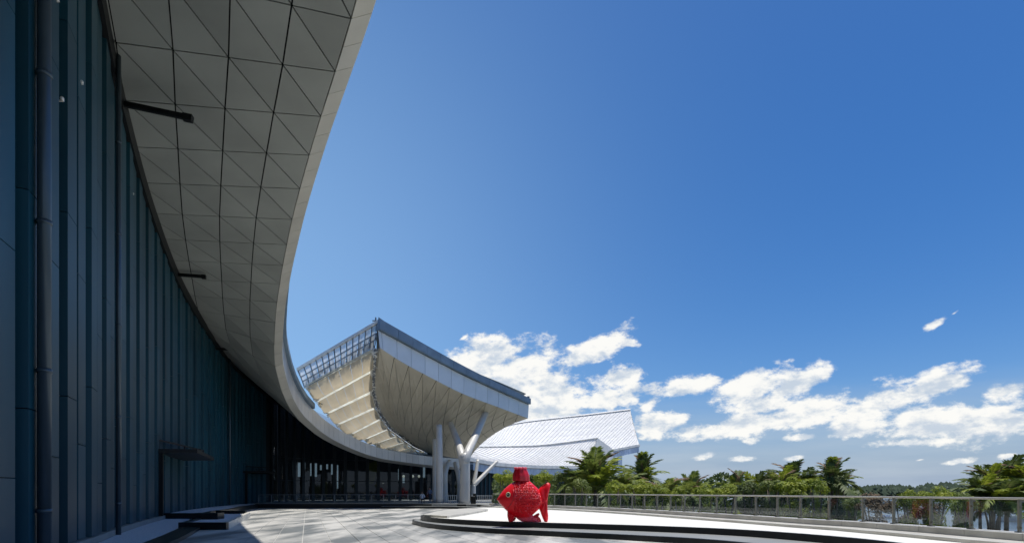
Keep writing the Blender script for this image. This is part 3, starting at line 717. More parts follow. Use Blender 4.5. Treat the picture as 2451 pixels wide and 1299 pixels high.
# ------------------------------------------------------------------ left planters / strips by the wall
def gpoly(lst, z): return [((lambda q: (q.x, q.y))(gnd(px, py, z))) for px, py in lst]
wfoot = [WALL(s_) for s_ in [8 + .8 * i for i in range(int((S_GLASS - 8) / .8))]]
wf = []
for s_ in [6 + 1.2 * i for i in range(int((S_GLASS - 6) / 1.2))]:
    p = WALL(s_); t = WALL.tan(s_); wf.append((p.x + t.y * .45, p.y - t.x * .45))
near = [q for q in wf if q[1] < 36.0]; farw = [q for q in wf if q[1] >= 35.2]
outer = Curve([V((x, y, 0)) for x, y in [(-6.4, 4), (-8.5, 10), (-9.9, 14), (-11.35, 18.0), (-13.2, 22.5), (-15.4, 27.5), (-18.2, 33), (-19.6, 36.0)]], 6)
op = [outer(outer.L * i / 30) for i in range(31)]
o = slab('gravel_bed', near + [(p.x, p.y) for p in reversed(op)], -.01, .06, 'gravel'); tag(o, kind='structure')
vs, fs = sweep_mesh(outer, 0, outer.L, [(-.75, 0), (0, 0), (0, .14), (-.75, .14)], .8)
tag(recalc(mesh_obj('kerb_band', vs, fs, 'blackstone')), 'curved black stone kerb band edging the near pale gravel bed', 'kerb')
# raised far bed
fo = Curve([V((x, y, 0)) for x, y in [(-19.3, 36.2), (-20.6, 40), (-22.2, 46), (-25, 54), (-26.8, 62), (-27.6, 69)]], 6); fp = [fo(fo.L * i / 20) for i in range(21)]
rb = tag(empty('raised_bed', (-20, 45, 0)), 'raised pale gravel bed with black stone front beside the ribbed wall', 'planter bed')
poly = [(-22.1, 36.0)] + farw + [(p.x, p.y) for p in reversed(fp)]
o = slab('gravel', poly, -.01, .36, 'gravel'); reparent(o, rb)
fpoly = [(-22.2, 35.6), (-22.2, 36.0), (-19.0, 36.0), (-19.0, 35.6)]
o = slab('front_wall', fpoly, -.01, .40, 'blackstone'); reparent(o, rb)
vs, fs = sweep_mesh(fo, 0, fo.L, [(-.35, 0), (0.0, 0), (0.0, .395), (-.35, .395)], .8); reparent(recalc(mesh_obj('side_kerb', vs, fs, 'blackstone')), rb)
# open box bench; right side coloured pale to look sunlit
A, B_, C_, D_ = V((-14.95, 26.2, 0)), V((-12.8, 26.2, 0)), V((-17.4, 38.9, 0)), V((-19.6, 38.9, 0))
bx = tag(empty('planter_box', A), 'low black stone planter box with pale fill and a right side coloured pale as if sunlit', 'planter')
def wallseg(a, c, w, z1, m_, nm, side=1):
    d = (c - a).normalized(); nrm = V((-d.y, d.x, 0)) * w * side; q = [a, c, c + nrm, a + nrm]
    return reparent(recalc(slab(nm, [(p.x, p.y) for p in q], 0, z1, m_)), bx)
wallseg(A, B_, .22, .33, 'blackstone', 'front_side'); wallseg(B_ + V((0, .23, 0)), C_, .22, .335, 'kerb', 'right_side')
wallseg(C_ + V((-.24, -.23, 0)), D_ + V((0, -.23, 0)), .25, .45, 'blackstone', 'back_side', -1); wallseg(A + V((0, .23, 0)), D_, .22, .325, 'blackstone', 'left_side', -1)
q = [A.lerp(B_, .1) + V((0, .2, 0)), A.lerp(B_, .9) + V((0, .2, 0)), C_ + V((-.3, -.3, 0)), D_ + V((.3, -.3, 0))]
reparent(recalc(slab('fill', [(p.x, p.y) for p in q], .01, .25, 'gravel')), bx)
b_ = MB(); b_.box((-16.2, 31.2, .33), 1.3, .9, .5, .1); reparent(b_.build('block', 'blackstone'), bx)

# ------------------------------------------------------------------ terrace glass railing + picket fence + people + bin
TR = Curve([V((x, y, 0)) for x, y in [(-26.2, 60.5), (-18, 61.1), (-9.6, 61.15)]], 8)
tr = tag(empty('terrace_railing', (-18, 61, .45)), 'low glass railing along the dark terrace edge under the canopy', 'railing')
pr = None; n = 13; pm = None
for i in range(n + 1):
    p = TR(TR.L * i / n)
    if pm is None:
        b_ = MB(); b_.box((0, 0, .46), .05, .05, .92); o = b_.build('post', 'greysteel'); pm = o.data
    else: o = bpy.data.objects.new('post', pm); COL.objects.link(o)
    o.location = (p.x, p.y, .45); reparent(o, tr)
    if pr is not None:
        d = (p - pr).normalized(); a, c = pr + d * .05, p - d * .05; nr = V((-d.y, d.x, 0)) * .006; vs = [a - nr, c - nr, c + nr, a + nr]
        vv = [V((q.x, q.y, .5)) for q in vs] + [V((q.x, q.y, 1.32)) for q in vs]
        reparent(recalc(mesh_obj('glass_pane', vv, [(0, 3, 2, 1), (4, 5, 6, 7), (0, 1, 5, 4), (1, 2, 6, 5), (2, 3, 7, 6), (3, 0, 4, 7)], 'railglass')), tr)
    pr = p
b_ = MB(); b_.tube([V((TR(TR.L * i / 20).x, TR(TR.L * i / 20).y, 1.40)) for i in range(21)], .025, 6); reparent(b_.build('handrail', 'greysteel'), tr)
def picket(x0, x1, y, lb):
    r = tag(empty('picket_fence', (x0, y, .45)), lb, 'fence', 'white picket fences between the columns'); n = int((x1 - x0) / .22); pmz = None
    for i in range(n + 1):
        if pmz is None:
            b_ = MB(); b_.box((0, 0, .45), .05, .03, .9); o = b_.build('picket', 'whitesteel', r); pmz = o.data
        else: o = bpy.data.objects.new('picket', pmz); COL.objects.link(o); o.parent = r
        o.location = (i * .22, 0, 0)
    b_ = MB(); b_.bar(V((0, 0, .82)), V((x1 - x0, 0, .82)), .04, .05); b_.bar(V((0, 0, .18)), V((x1 - x0, 0, .18)), .04, .05); b_.build('rail', 'whitesteel', r)
picket(-4.4, -.6, 64.0, 'white picket fence right of the forked columns, behind the fish'); picket(-7.6, -6.2, 66, 'short white picket fence between the straight column and the forked column')
b_ = MB(); b_.tube([V((0, 0, 0)), V((0, 0, .75)), V((0, 0, .8))], [.26, .30, .22], 12)
o = empty('litter_bin', at(1127, 1203, 62.0) * 1.0, label='black litter bin at the foot of the forked column', cat='bin'); o.location.z = .45; o.location.x = -4.0; o.location.y = 60.6
b_.build('body', 'black', o); b2_ = MB(); b2_.box((.12, 0, .9), .3, .3, .35); b2_.build('hood', 'black', o)

def person(loc, rz, shirt, lb, sit=True):
    r = tag(empty('person', loc, rz), lb, 'person')
    if sit: J = {'pel': (0, 0, .48), 'ch': (0, -.04, .80), 'nk': (0, -.06, 1.02), 'hd': (0, -.09, 1.12), 'hd2': (0, -.09, 1.26), 'kl': (.13, -.45, .50), 'kr': (-.13, -.45, .50), 'fl': (.13, -.42, .06), 'fr': (-.13, -.42, .06), 'tl': (.13, -.58, .04), 'tr': (-.13, -.58, .04), 'el': (.26, -.08, .72), 'er': (-.26, -.08, .72), 'hl': (.18, -.32, .60), 'hr': (-.18, -.32, .60), 'sl': (.19, -.05, .94), 'sr': (-.19, -.05, .94)}
    else: J = {'pel': (0, 0, .92), 'ch': (0, 0, 1.22), 'nk': (0, -.01, 1.46), 'hd': (0, -.03, 1.56), 'hd2': (0, -.03, 1.70), 'kl': (.1, -.04, .5), 'kr': (-.1, .06, .5), 'fl': (.1, 0, .07), 'fr': (-.1, .14, .07), 'tl': (.11, -.16, .04), 'tr': (-.11, 0, .04), 'el': (.27, .02, 1.14), 'er': (-.27, .02, 1.14), 'hl': (.27, -.14, .95), 'hr': (-.27, -.1, .93), 'sl': (.19, 0, 1.38), 'sr': (-.19, 0, 1.38)}
    names = list(J); E = [('pel', 'ch'), ('ch', 'nk'), ('nk', 'hd'), ('hd', 'hd2'), ('pel', 'kl'), ('kl', 'fl'), ('fl', 'tl'), ('pel', 'kr'), ('kr', 'fr'), ('fr', 'tr'), ('nk', 'sl'), ('sl', 'el'), ('el', 'hl'), ('nk', 'sr'), ('sr', 'er'), ('er', 'hr')]
    rad = {'pel': .15, 'ch': .15, 'nk': .06, 'hd': .09, 'hd2': .09, 'kl': .07, 'kr': .07, 'fl': .045, 'fr': .045, 'tl': .035, 'tr': .035, 'el': .045, 'er': .045, 'hl': .035, 'hr': .035, 'sl': .065, 'sr': .065}
    me = bpy.data.meshes.new('body'); me.from_pydata([J[n] for n in names], [(names.index(a), names.index(b)) for a, b in E], [])
    o = bpy.data.objects.new('body', me); COL.objects.link(o); o.parent = r
    md = o.modifiers.new('skin', 'SKIN'); sv = me.skin_vertices[0].data
    for i, n_ in enumerate(names): sv[i].radius = (rad[n_], rad[n_])
    sv[0].use_root = True; o.modifiers.new('sub', 'SUBSURF').levels = 1
    dg = bpy.context.evaluated_depsgraph_get(); m2 = bpy.data.meshes.new_from_object(o.evaluated_get(dg)); o.modifiers.clear(); o.data = m2
    for mm in (shirt, 'trousers', 'skin'): m2.materials.append(M[mm])
    hz = J['nk'][2]; wz = J['pel'][2] + .08
    for p in m2.polygons:
        c = p.center; p.use_smooth = True
        p.material_index = 2 if c.z > hz + .02 or (abs(c.x) > .12 and (c - V(J['hl'])).length < .12 or (c - V(J['hr'])).length < .12) else (0 if c.z > wz else 1)
    b_ = MB(); h = V(J['hd2']); b_.ball(h + V((0, .025, .03)), .105, .11, .10, 10, 7); b_.build('hair', 'hair', r, smooth=True)
    b_ = MB(); b_.ball(h + V((0, -.105, -.05)), .015, .025, .025, 6, 4); b_.build('nose', 'skin', r)
    return r
def stool(loc, lb):
    r = tag(empty('bench_seat', loc), lb, 'bench'); b_ = MB(); b_.box((0, 0, .40), 1.6, .45, .06); b_.build('seat', 'tread', r)
    for sx in (-.6, .6): b2 = MB(); b2.box((sx, 0, .19), .1, .4, .37); b2.build('leg', 'tread', r)
stool((-9.6, 64.2, .45), 'low grey bench behind the terrace railing under the seated person')
person((-9.85, 64.2, .42), .3, 'shirtw', 'person in a white shirt sitting behind the terrace railing near the columns')
person((-9.1, 64.8, .45), -.4, 'shirtb', 'person in blue clothes standing behind the terrace railing near the columns', sit=False)

# ------------------------------------------------------------------ flared wing with columns
wing = tag(empty('flared_wing', (-6, 64, 0)), 'flared cantilever roof wing with pale panelled underside rising to a sharp corner', 'building wing')
def wp_(o): return reparent(o, wing)
FT = Curve([at(905, 790, 57), at(965, 822, 59), at(1040, 862, 61.7), at(1110, 898, 64.4), (at(1190, 935, 68)), at(1266, 968, 72)], 10)      # head of the fascia
FB = Curve([at(909, 832, 57.1), at(965, 868, 59), at(1040, 908, 61.7), at(1110, 943, 64.4), at(1190, 973, 68), at(1264, 1001, 72)], 10)     # foot of the fascia
Lc = Curve([at(909, 832, 57.1), at(904, 880, 59), at(907, 925, 61.5), at(918, 965, 64), at(938, 1000, 67), at(963, 1030, 70), at(992, 1056, 73.5), at(1020, 1076, 77.5), at(1044, 1094, 82)], 8)
Rc = Curve([at(1264, 1001, 72), at(1232, 1012, 74), at(1203, 1026, 76), at(1172, 1046, 78.5), at(1146, 1068, 80.5), at(1128, 1090, 82), at(1112, 1112, 83.5)], 8)
Bc = Curve([at(1044, 1094, 82), at(1066, 1103, 82.6), at(1090, 1110, 83.2), at(1112, 1112, 83.5)], 8)
def coons(u, w, A=FB, B=Bc, L_=Lc, R_=Rc):
    lc = A.u(u).lerp(B.u(u), w) + L_.u(w).lerp(R_.u(w), u)
    bl = (A.u(0) * (1 - u) + A.u(1) * u) * (1 - w) + (B.u(0) * (1 - u) + B.u(1) * u) * w
    p = lc - bl; b = math.sin(math.pi * u) * math.sin(math.pi * min(1, w * 1.0)); p.z -= .9 * b; p.x -= 2.7 * b * math.sin(math.pi * w) ** .5; return p
NU, NW = 12, 10
ws = lambda j: (j / NW) ** .9
back = MB(); G = [[coons(i / 24, ws(j * .5)) for j in range(2 * NW + 1)] for i in range(25)]
vs = [p + V((0, 0, .10)) for r_ in G for p in r_]; kk = 2 * NW + 1
fs = [[i * kk + j, i * kk + j + 1, (i + 1) * kk + j + 1, (i + 1) * kk + j] for i in range(24) for j in range(kk - 1)]
wsf = wp_(mesh_obj('soffit', vs, fs, 'joint'))
AQ = 1 / 7.5
def wq(x): return max(0.0, min(1.0, x)) ** .9
for i in range(NU):
    for m_ in range(-9, NU):
        # a panel lies between two fascia joints and two diagonal joints that run down to the right
        lo0, hi0, lo1, hi1 = [max(0, min(1, AQ * q)) for q in (i - m_ - 1, i - m_, i - m_, i + 1 - m_)]
        if hi0 - lo0 < .004 and hi1 - lo1 < .004: continue
        P = []
        for a in range(3):
            f_ = a / 2; lo, hi = lo0 + (lo1 - lo0) * f_, hi0 + (hi1 - hi0) * f_
            P.append([coons((i + f_) / NU, wq(lo + (hi - lo) * c / 2)) for c in range(3)])
        g = .055
        def shr(a, c):
            p = P[a][c].copy()
            if a != 1:
                d = P[1][c] - p; p += d.normalized() * min(g, d.length * .4)
            if c != 1:
                d = P[a][1] - P[a][c]
                if d.length > 1e-5: p += d.normalized() * min(g, d.length * .4)
            return p
        Q = [shr(a, c) for a in range(3) for c in range(3)]; up = V((0, 0, .05))
        f1 = [[0, 1, 4, 3], [1, 2, 5, 4], [3, 4, 7, 6], [4, 5, 8, 7]]
        ring = [0, 1, 2, 5, 8, 7, 6, 3]
        vs = Q + [p + up for p in Q]; fs = f1 + [[x + 9 for x in f[::-1]] for f in f1] + [[ring[x], ring[x] + 9, ring[(x + 1) % 8] + 9, ring[(x + 1) % 8]] for x in range(8)]
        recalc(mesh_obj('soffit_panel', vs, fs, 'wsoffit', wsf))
wsf.matrix_parent_inverse = Matrix.Translation(-wing.location)
# roof over it
vs = [p + V((0, 0, 2.4 * (1 - ws(j * .5)) + .7)) + V((-.2, .3, 0)) for r_ in G for j, p in enumerate(r_)]
fs = [[i * kk + j, i * kk + j + 1, (i + 1) * kk + j + 1, (i + 1) * kk + j] for i in range(24) for j in range(kk - 1)]
wp_(mesh_obj('roof', vs, fs, 'coping'))
out = V((.69, -.72, 0))
fsb = MB(); 
for i in range(24): a, c, d_, e = FB.u(i / 24), FB.u((i + 1) / 24), FT.u((i + 1) / 24), FT.u(i / 24); fsb.add([x - out * .09 for x in (a, c, d_, e)], [(0, 1, 2, 3)])
wfas = wp_(fsb.build('fascia', 'joint'))
us = [0, .018] + [.018 + (1 - .018) * i / 12 for i in range(1, 13)]
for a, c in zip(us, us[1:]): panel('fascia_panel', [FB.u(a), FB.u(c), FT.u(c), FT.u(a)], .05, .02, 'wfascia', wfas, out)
for a, c in zip(us, us[1:]):
    if c < .02: a, c = -.002, .028
    vs = []
    for u in (a, c):
        p = FT.u(max(0, u)); hgt = 1.05 - .35 * u
        for (o_, z) in ((-.5, .02), (.34, .02), (.36, .14), (.36, hgt), (-.5, hgt)): vs.append(p + out * o_ + V((0, 0, z)))
    d = (vs[5] - vs[0]) * .008; vs = [v + d if i < 5 else v - d for i, v in enumerate(vs)]
    recalc(mesh_obj('coping', vs, [(0, 1, 2, 3, 4), (9, 8, 7, 6, 5)] + [(i, (i + 1) % 5, (i + 1) % 5 + 5, i + 5) for i in range(5)], 'coping', wfas))
wfas.matrix_parent_inverse = Matrix.Translation(-wing.location)
b_ = MB(); b_.box(FT.u(.995) + V((0, 0, .85)), .3, .3, .3); b_.box(FT.u(.004) + V((-.35, .2, 1.15)), .12, .12, .4); b_.box(FT.u(.004) + V((-.55, .3, 1.05)), .3, .1, .1); b_.build('roof_fitting', 'greysteel', wfas)
# columns
def column(nm, segs, lb):
    r = tag(empty(nm, segs[0][0][0]), lb, 'column', 'pale columns under the flared wing')
    o0 = V(segs[0][0][0])
    for k, (pts, rad, pn) in enumerate(segs):
        c = Curve([V(p) for p in pts], 6); b_ = MB(); nn_ = 14; b_.tube([c.u(i / nn_) - o0 for i in range(nn_ + 1)], [rad[0] + (rad[1] - rad[0]) * i / nn_ for i in range(nn_ + 1)], 18); b_.build(pn, 'column', r, smooth=True)
    c0 = MB(); c0.tube([V((0, 0, 0)), V((0, 0, .06))], segs[0][1][0] + .12, 18); c0.build('base_ring', 'greysteel', r)
def on(px, py, Y, z=None):
    p = at(px, py, Y)
    if z is not None: p.z = z
    return p
def onsoff(px, py):
    best = None
    for i in range(61):
        for j in range(61):
            p = coons(i / 60, j / 60); qx = HX + F * p.x / p.y; qy = HY - F * (p.z - EYE) / p.y; d = (qx - px) ** 2 + (qy - py) ** 2
            if best is None or d < best[0]: best = (d, p)
    p = best[1].copy(); return p
A1, A2 = onsoff(1160, 992), onsoff(1078, 1016); A3 = onsoff(1051, 1030); A4 = onsoff(1040, 1055); print('heads', A1, A2, A3, A4)
column('forked_column', [([on(1112, 1203, 62.5, .45), on(1113, 1150, 62.5), on(1113, 1108, 62.5), on(1112, 1085, 62.6)], (.57, .50), 'shaft'),
    ([on(1112, 1118, 62.55), on(1118, 1085, 62.6), on(1137, 1045, (62.6 + A1.y) / 2), A1 + V((.12, .05, .35))], (.46, .37), 'right_arm'),
    ([on(1111, 1118, 62.55), on(1104, 1085, 63), on(1093, 1050, (62.6 + A2.y) / 2), A2 + V((-.1, .05, .35))], (.44, .34), 'left_arm')], 'tall thick pale column forking into two arms in front of the others')
column('straight_column', [([on(1052, 1203, 63.5, .45), on(1052, 1120, 63.5), on(1051.5, 1060, 63.8), on(1051, 1018, 64.6)], (.40, .33), 'shaft')], 'straight pale column left of the tall forked column')
column('straight_column', [([on(1040, 1203, 69.5, .45), on(1040, 1120, 69.5), on(1040, 1050, 69.5)], (.26, .24), 'shaft')], 'thinner straight pale column just behind and left of the other straight one')
column('forked_column', [([on(1064, 1200, 71, .45), on(1064, 1160, 71), on(1064, 1138, 71), on(1068, 1118, 72), on(1076, 1104, 74)], (.42, .30), 'shaft')], 'bent pale column leaning right at its top, between the straight and the forked column')
column('forked_column', [([on(1101, 1200, 71.5, .45), on(1101, 1165, 71.5), on(1098, 1138, 71.5), on(1089, 1108, 74)], (.40, .26), 'shaft')], 'slender pale column leaning left, just behind the tall forked column')
column('braced_column', [([on(1132, 1198, 80, .45), on(1132, 1160, 80)], (.40, .38), 'shaft'), ([on(1132, 1163, 80), on(1137, 1142, 80.5), on(1144, 1100, 81.5)], (.28, .22), 'left_arm'), ([on(1132, 1163, 80), on(1145, 1149, 80.5), on(1190, 1103, 83)], (.30, .24), 'right_arm')], 'low pale column with a V of two thin arms right of the tall forked column')
# membrane side
LP = [(731, 925, 60.5), (758, 960, 62), (783, 989, 64.3), (806, 1016, 65.8), (838, 1040, 67.4), (870, 1052, 69), (893, 1062, 70.5), (922, 1072, 72), (950, 1080, 73.5), (989, 1086, 75.5), (1030, 1093, 78)]
RP = [(893, 838, 57.6), (889, 888, 59.4), (888, 938, 61.9), (897, 976, 64.4), (911, 1002, 66.6), (929, 1026, 69), (951, 1042, 71.4), (969, 1056, 73.5), (988, 1069, 75.8), (1012, 1080, 78.3), (1034, 1094, 81)]
mem = wp_(mesh_obj('membrane_frame', *(lambda q: ([v for v in q.v], q.f))((lambda q: (q.tube([at(*p) + V((0, 0, -.06)) for p in RP], .12, 8), q)[1])(MB())), 'whitesteel'))
NSEAM = 6
for i in range(10):
    a0, a1, b0, b1 = at(*LP[i]), at(*LP[i + 1]), at(*RP[i]), at(*RP[i + 1])
    for k in range(NSEAM):
        vs = []
        for x in range(3):
            u = (k + .01 + x / 2 * .982) / NSEAM; p, q = a0.lerp(b0, u), a1.lerp(b1, u); wv = (q - p)
            for y in range(7):
                v = y / 6; r_ = p.lerp(q, .06 + .88 * v); sg = 4 * v * (1 - v); r_ = r_ + V((.12, -.16, -.30)) * sg * wv.length * .55; r_ += V((0, 0, -.02)) * (1 if x == 1 else 0)
                vs.append(r_)
        fs = [[x * 7 + y, x * 7 + y + 1, (x + 1) * 7 + y + 1, (x + 1) * 7 + y] for x in range(2) for y in range(6)]
        mesh_obj('membrane_panel', vs, fs, 'membrane', mem, smooth=True)
    b_ = MB(); b_.bar(a0, b0, .34, .02, up=(a1 - a0).cross(b0 - a0).normalized()); b_.build('rib', 'ribcloth', mem)
# frilly clip band along both edges
rnd = random.Random(3)
def frill(P, nm, n_per, size, dz):
    b_ = MB(); c = Curve([at(*p) for p in P], 6); n = int(c.L * n_per)
    for i in range(n):
        p = c.u(i / n) + V((rnd.uniform(-.14, .14), rnd.uniform(-.1, .1), dz + rnd.uniform(-.14, .14))) ; s_ = size * rnd.uniform(.45, 1.2)
        if rnd.random() < .5:
            q = Matrix.Rotation(rnd.uniform(0, 3.1), 3, V((rnd.random(), rnd.random(), rnd.random() + .1)).normalized()); b_.box(p, s_ * 2.2, s_ * .7, s_ * .5, M3=q)
        else: b_.tube([p + V((math.cos(a) * s_, rnd.uniform(-.03, .03), math.sin(a) * s_)) for a in [k * .9 + rnd.random() for k in range(5)]], s_ * .3, 5)
    return b_.build(nm, 'whitesteel', mem, stuff=True)
P1 = Curve([at(p[0] + 9, p[1] - 2, p[2] + .1) for p in RP], 8); P2 = Curve([Lc.u(i / 12) for i in range(13)], 4); vs = []
for i in range(31): vs += [P1.u(i / 30), P2.u(i / 30) + V((.06, 0, .03))]
mesh_obj('edge_strip', vs, [[2 * i, 2 * i + 1, 2 * i + 3, 2 * i + 2] for i in range(30)], 'wsoffit', mem)
frill([(p[0] + 6, p[1] - 3, p[2] - .3) for p in RP], 'edge_clips', 7, .16, 0)
frill([(p[0] + 1, p[1] - 2, p[2] - .2) for p in LP], 'edge_clips', 7, .22, 0)
b_ = MB(); c = Curve([at(p[0] + 6, p[1] - 2, p[2] - .1) for p in RP], 6); b_.tube([c.u(i / 40) for i in range(41)], .17, 6); b_.build('edge_gutter', 'greysteel', mem)
mem.matrix_parent_inverse = Matrix.Translation(-wing.location)
# glazed lattice parapet above the membranes
TL, TRt = at(712, 884, 60.5), at(906, 769, 57.2); BL, BR = at(729, 928, 60.6), at(896, 834, 57.5)
par = wp_(mesh_obj('lattice_parapet', *(lambda q: ([v for v in q.v], q.f))((lambda q: (q.bar(TL, TRt, .28, .26), q)[1])(MB())), 'whitesteel'))
NP = 13; tops = [TL.lerp(TRt, i / NP) for i in range(NP + 1)]; bots = [BL.lerp(BR, i / NP) for i in range(NP + 1)]
for i in range(NP + 1):
    b_ = MB(); m1 = tops[i].lerp(bots[i], .5) + V((0.05, 0, 0)); b_.tube([tops[i], m1, bots[i]], [.08, .06, .05], 6); b_.build('post', 'greysteel', par)
for i in range(NP): panel('glass_pane', [tops[i], tops[i + 1], bots[i + 1], bots[i]], .02, .1, 'latticeglass', par, V((0, -1, 0)))
b_ = MB(); c_ = .05
def lp(u, v): return TL.lerp(TRt, u).lerp(BL.lerp(BR, u), v)
for v in (.42, .66, .99): b_.bar(lp(0, v), lp(1, v), .07)
for i in range(260):
    u, v = rnd.random(), rnd.uniform(.42, .98); u2, v2 = u + rnd.uniform(-.035, .035), min(1, max(.36, v + rnd.uniform(-.3, .3)))
    b_.bar(lp(u, v) + V((0, rnd.uniform(.05, .5), 0)), lp(max(0, min(1, u2)), v2) + V((0, rnd.uniform(.05, .5), 0)), rnd.uniform(.03, .08))
b_.build('lattice', 'greysteel', par, stuff=True)
par.matrix_parent_inverse = Matrix.Translation(-wing.location)

# ------------------------------------------------------------------ white roofed hall behind
hall = tag(empty('white_roof_hall', (10, 110, 0)), 'distant hall with two sweeping white seamed roofs and blue fascia behind the trees', 'building')
def hp_(o): return reparent(o, hall)
E1 = Curve([at(1060, 1086, 84), at(1095, 1091, 87), at(1130, 1097, 90), at(1165, 1104, 93), at(1200, 1109, 97), at(1260, 1113, 104), at(1320, 1115, 112), at(1398, 1115, 122)], 8)
R1 = Curve([at(1110, 1070, 97), at(1150, 1069, 101), at(1200, 1068, 106), at(1290, 1065, 115), at(1360, 1057, 124), at(1430, 1047, 133)], 8)
E2 = Curve([at(1070, 1080, 99), at(1120, 1080, 103), at(1200, 1078, 110), at(1290, 1078, 119), at(1360, 1080, 129), at(1440, 1079, 140), at(1530, 1063, 152)], 8)
R2 = Curve([at(1080, 1072, 104), at(1130, 1062, 112), at(1170, 1040, 120), at(1215, 1017, 130), at(1300, 1004, 142), at(1400, 993, 154), at(1508, 980, 166)], 8)
def roof(E, Rr, n, m_, nm, seamr, skew=0):
    back_ = MB(); S = 20
    vs = []
    for i in range(S + 1):
        for j in range(5):
            w = j / 4; p = E.u(i / S).lerp(Rr.u(i / S), w); p.z -= .55 * math.sin(math.pi * w) * 1.0 + .12; vs.append(p)
    rt = hp_(mesh_obj(nm, vs, [[i * 5 + j, (i + 1) * 5 + j, (i + 1) * 5 + j + 1, i * 5 + j + 1] for i in range(S) for j in range(4)], 'joint'))
    for i in range(n):
        vs = []
        for j in range(7):
            w = j / 6
            for u in ((i + .02) / n, (i + .98) / n):
                u = max(0, min(1, u * (1 + skew) - skew + skew * w)); p = E.u(u).lerp(Rr.u(u), w); p.z -= .55 * math.sin(math.pi * w); vs.append(p)
        nb = len(vs); vs += [v - V((0, 0, .08)) for v in vs]
        fs = [[2 * j, 2 * j + 1, 2 * j + 3, 2 * j + 2] for j in range(6)]; fs += [[2 * j, 2 * j + 2, 2 * j + 2 + nb, 2 * j + nb] for j in range(6)] + [[2 * j + 1, 2 * j + 1 + nb, 2 * j + 3 + nb, 2 * j + 3] for j in range(6)]
        mesh_obj('roof_strip', vs, fs, m_, rt)
        b_ = MB(); pts = [];
        for j in range(7): w = j / 6; u = max(0, min(1, (i / n) * (1 + skew) - skew + skew * w)); p = E.u(u).lerp(Rr.u(u), w); p.z += .06 - .55 * math.sin(math.pi * w); pts.append(p)
        for a, c in zip(pts, pts[1:]):
            if (a - c).length > .05: b_.bar(a, c, seamr, .12)
        # tile laps across the strip
        b_.build('seam', m_, rt)
    rt.matrix_parent_inverse = Matrix.Translation(-hall.location); return rt
r1 = roof(E1, R1, 40, 'roof', 'lower_roof', .12, .14); r2 = roof(E2, R2, 56, 'roofu', 'upper_roof', .07, .34)
b_ = MB(); [b_.bar(R1.u(i / 20) + V((0, -.2, .16)), R1.u((i + 1) / 20) + V((0, -.2, .16)), .6, .05, up=V((0, -.6, .8))) for i in range(20)]; b_.build('ridge_cap', 'whitesteel', r1)
b_ = MB(); [b_.bar(R2.u(i / 20) + V((0, -.2, .12)), R2.u((i + 1) / 20) + V((0, -.2, .12)), .6, .05, up=V((0, -.6, .8))) for i in range(20)]; b_.build('ridge_cap', 'whitesteel', r2)
def eave(E, u0, u1, n, hg, nm, capw=.5):
    rt = hp_(mesh_obj(nm, *(lambda q: ([v for v in q.v], q.f))((lambda q: ([q.bar(E.u(u0 + (u1 - u0) * i / 20) + V((0, -.1, -.18)), E.u(u0 + (u1 - u0) * (i + 1) / 20) + V((0, -.1, -.18)), capw, .55) for i in range(20)], q)[1])(MB())), 'whitesteel'))
    for i in range(n):
        a, c = E.u(u0 + (u1 - u0) * i / n), E.u(u0 + (u1 - u0) * (i + 1) / n)
        a, c = a + V((0, .15, -.48)), c + V((0, .15, -.48)); panel('fascia_panel', [a, c, c - V((0, 0, hg)), a - V((0, 0, hg))], .1, .02, 'bluefascia', rt, V((0, -1, 0)))
    b_ = MB()
    for i in range(20): b_.bar(E.u(u0 + (u1 - u0) * i / 20) + V((0, .2, -.5)), E.u(u0 + (u1 - u0) * (i + 1) / 20) + V((0, .2, -.5)), .5, .12)
    b_.build('shadow_gap', 'greysteel', rt); rt.matrix_parent_inverse = Matrix.Translation(-hall.location); return rt
eave(E1, 0, 1, 40, 1.25, 'lower_eave'); eave(E2, .80, 1, 14, 1.5, 'upper_eave')
# hall body: dark glass under the lower roof, end gable, blue posts
b_ = MB()
for i in range(20): a, c = E1.u(i / 20) + V((0, 2.5, -.8)), E1.u((i + 1) / 20) + V((0, 2.5, -.8)); b_.add([V((a.x, a.y, -3)), V((c.x, c.y, -3)), c, a], [(0, 1, 2, 3)])
hp_(b_.build('glazed_wall', 'wallback'))
for i in range(0, 40): 
    a = E1.u(i / 40) + V((0, 2.3, -.9)); b_ = MB(); b_.bar(V((a.x, a.y, -3)), a, .18, .2); hp_(b_.build('wall_rib', 'wallp'))
b_ = MB(); e = E1.u(1); r_ = R1.u(1); f_ = E2.u(.83); b_.add([e, r_, f_, V((f_.x, f_.y, -3)), V((e.x, e.y, -3))], [(0, 1, 2, 3, 4)]); hp_(b_.build('gable', 'fascia'))
for (px, w_) in ((1484, .9), (1452, .6)): 
    b_ = MB(); p = at(px, 1090, 146); b_.bar(V((p.x, p.y, -3)), V((p.x, p.y, at(0, 1080, 146).z)), w_); hp_(b_.build('post', 'bluefascia'))
b_ = MB(); p = at(1466, 1104, 147); b_.box(p, 2.6, .6, 2.0); hp_(b_.build('window_box', 'coping'))

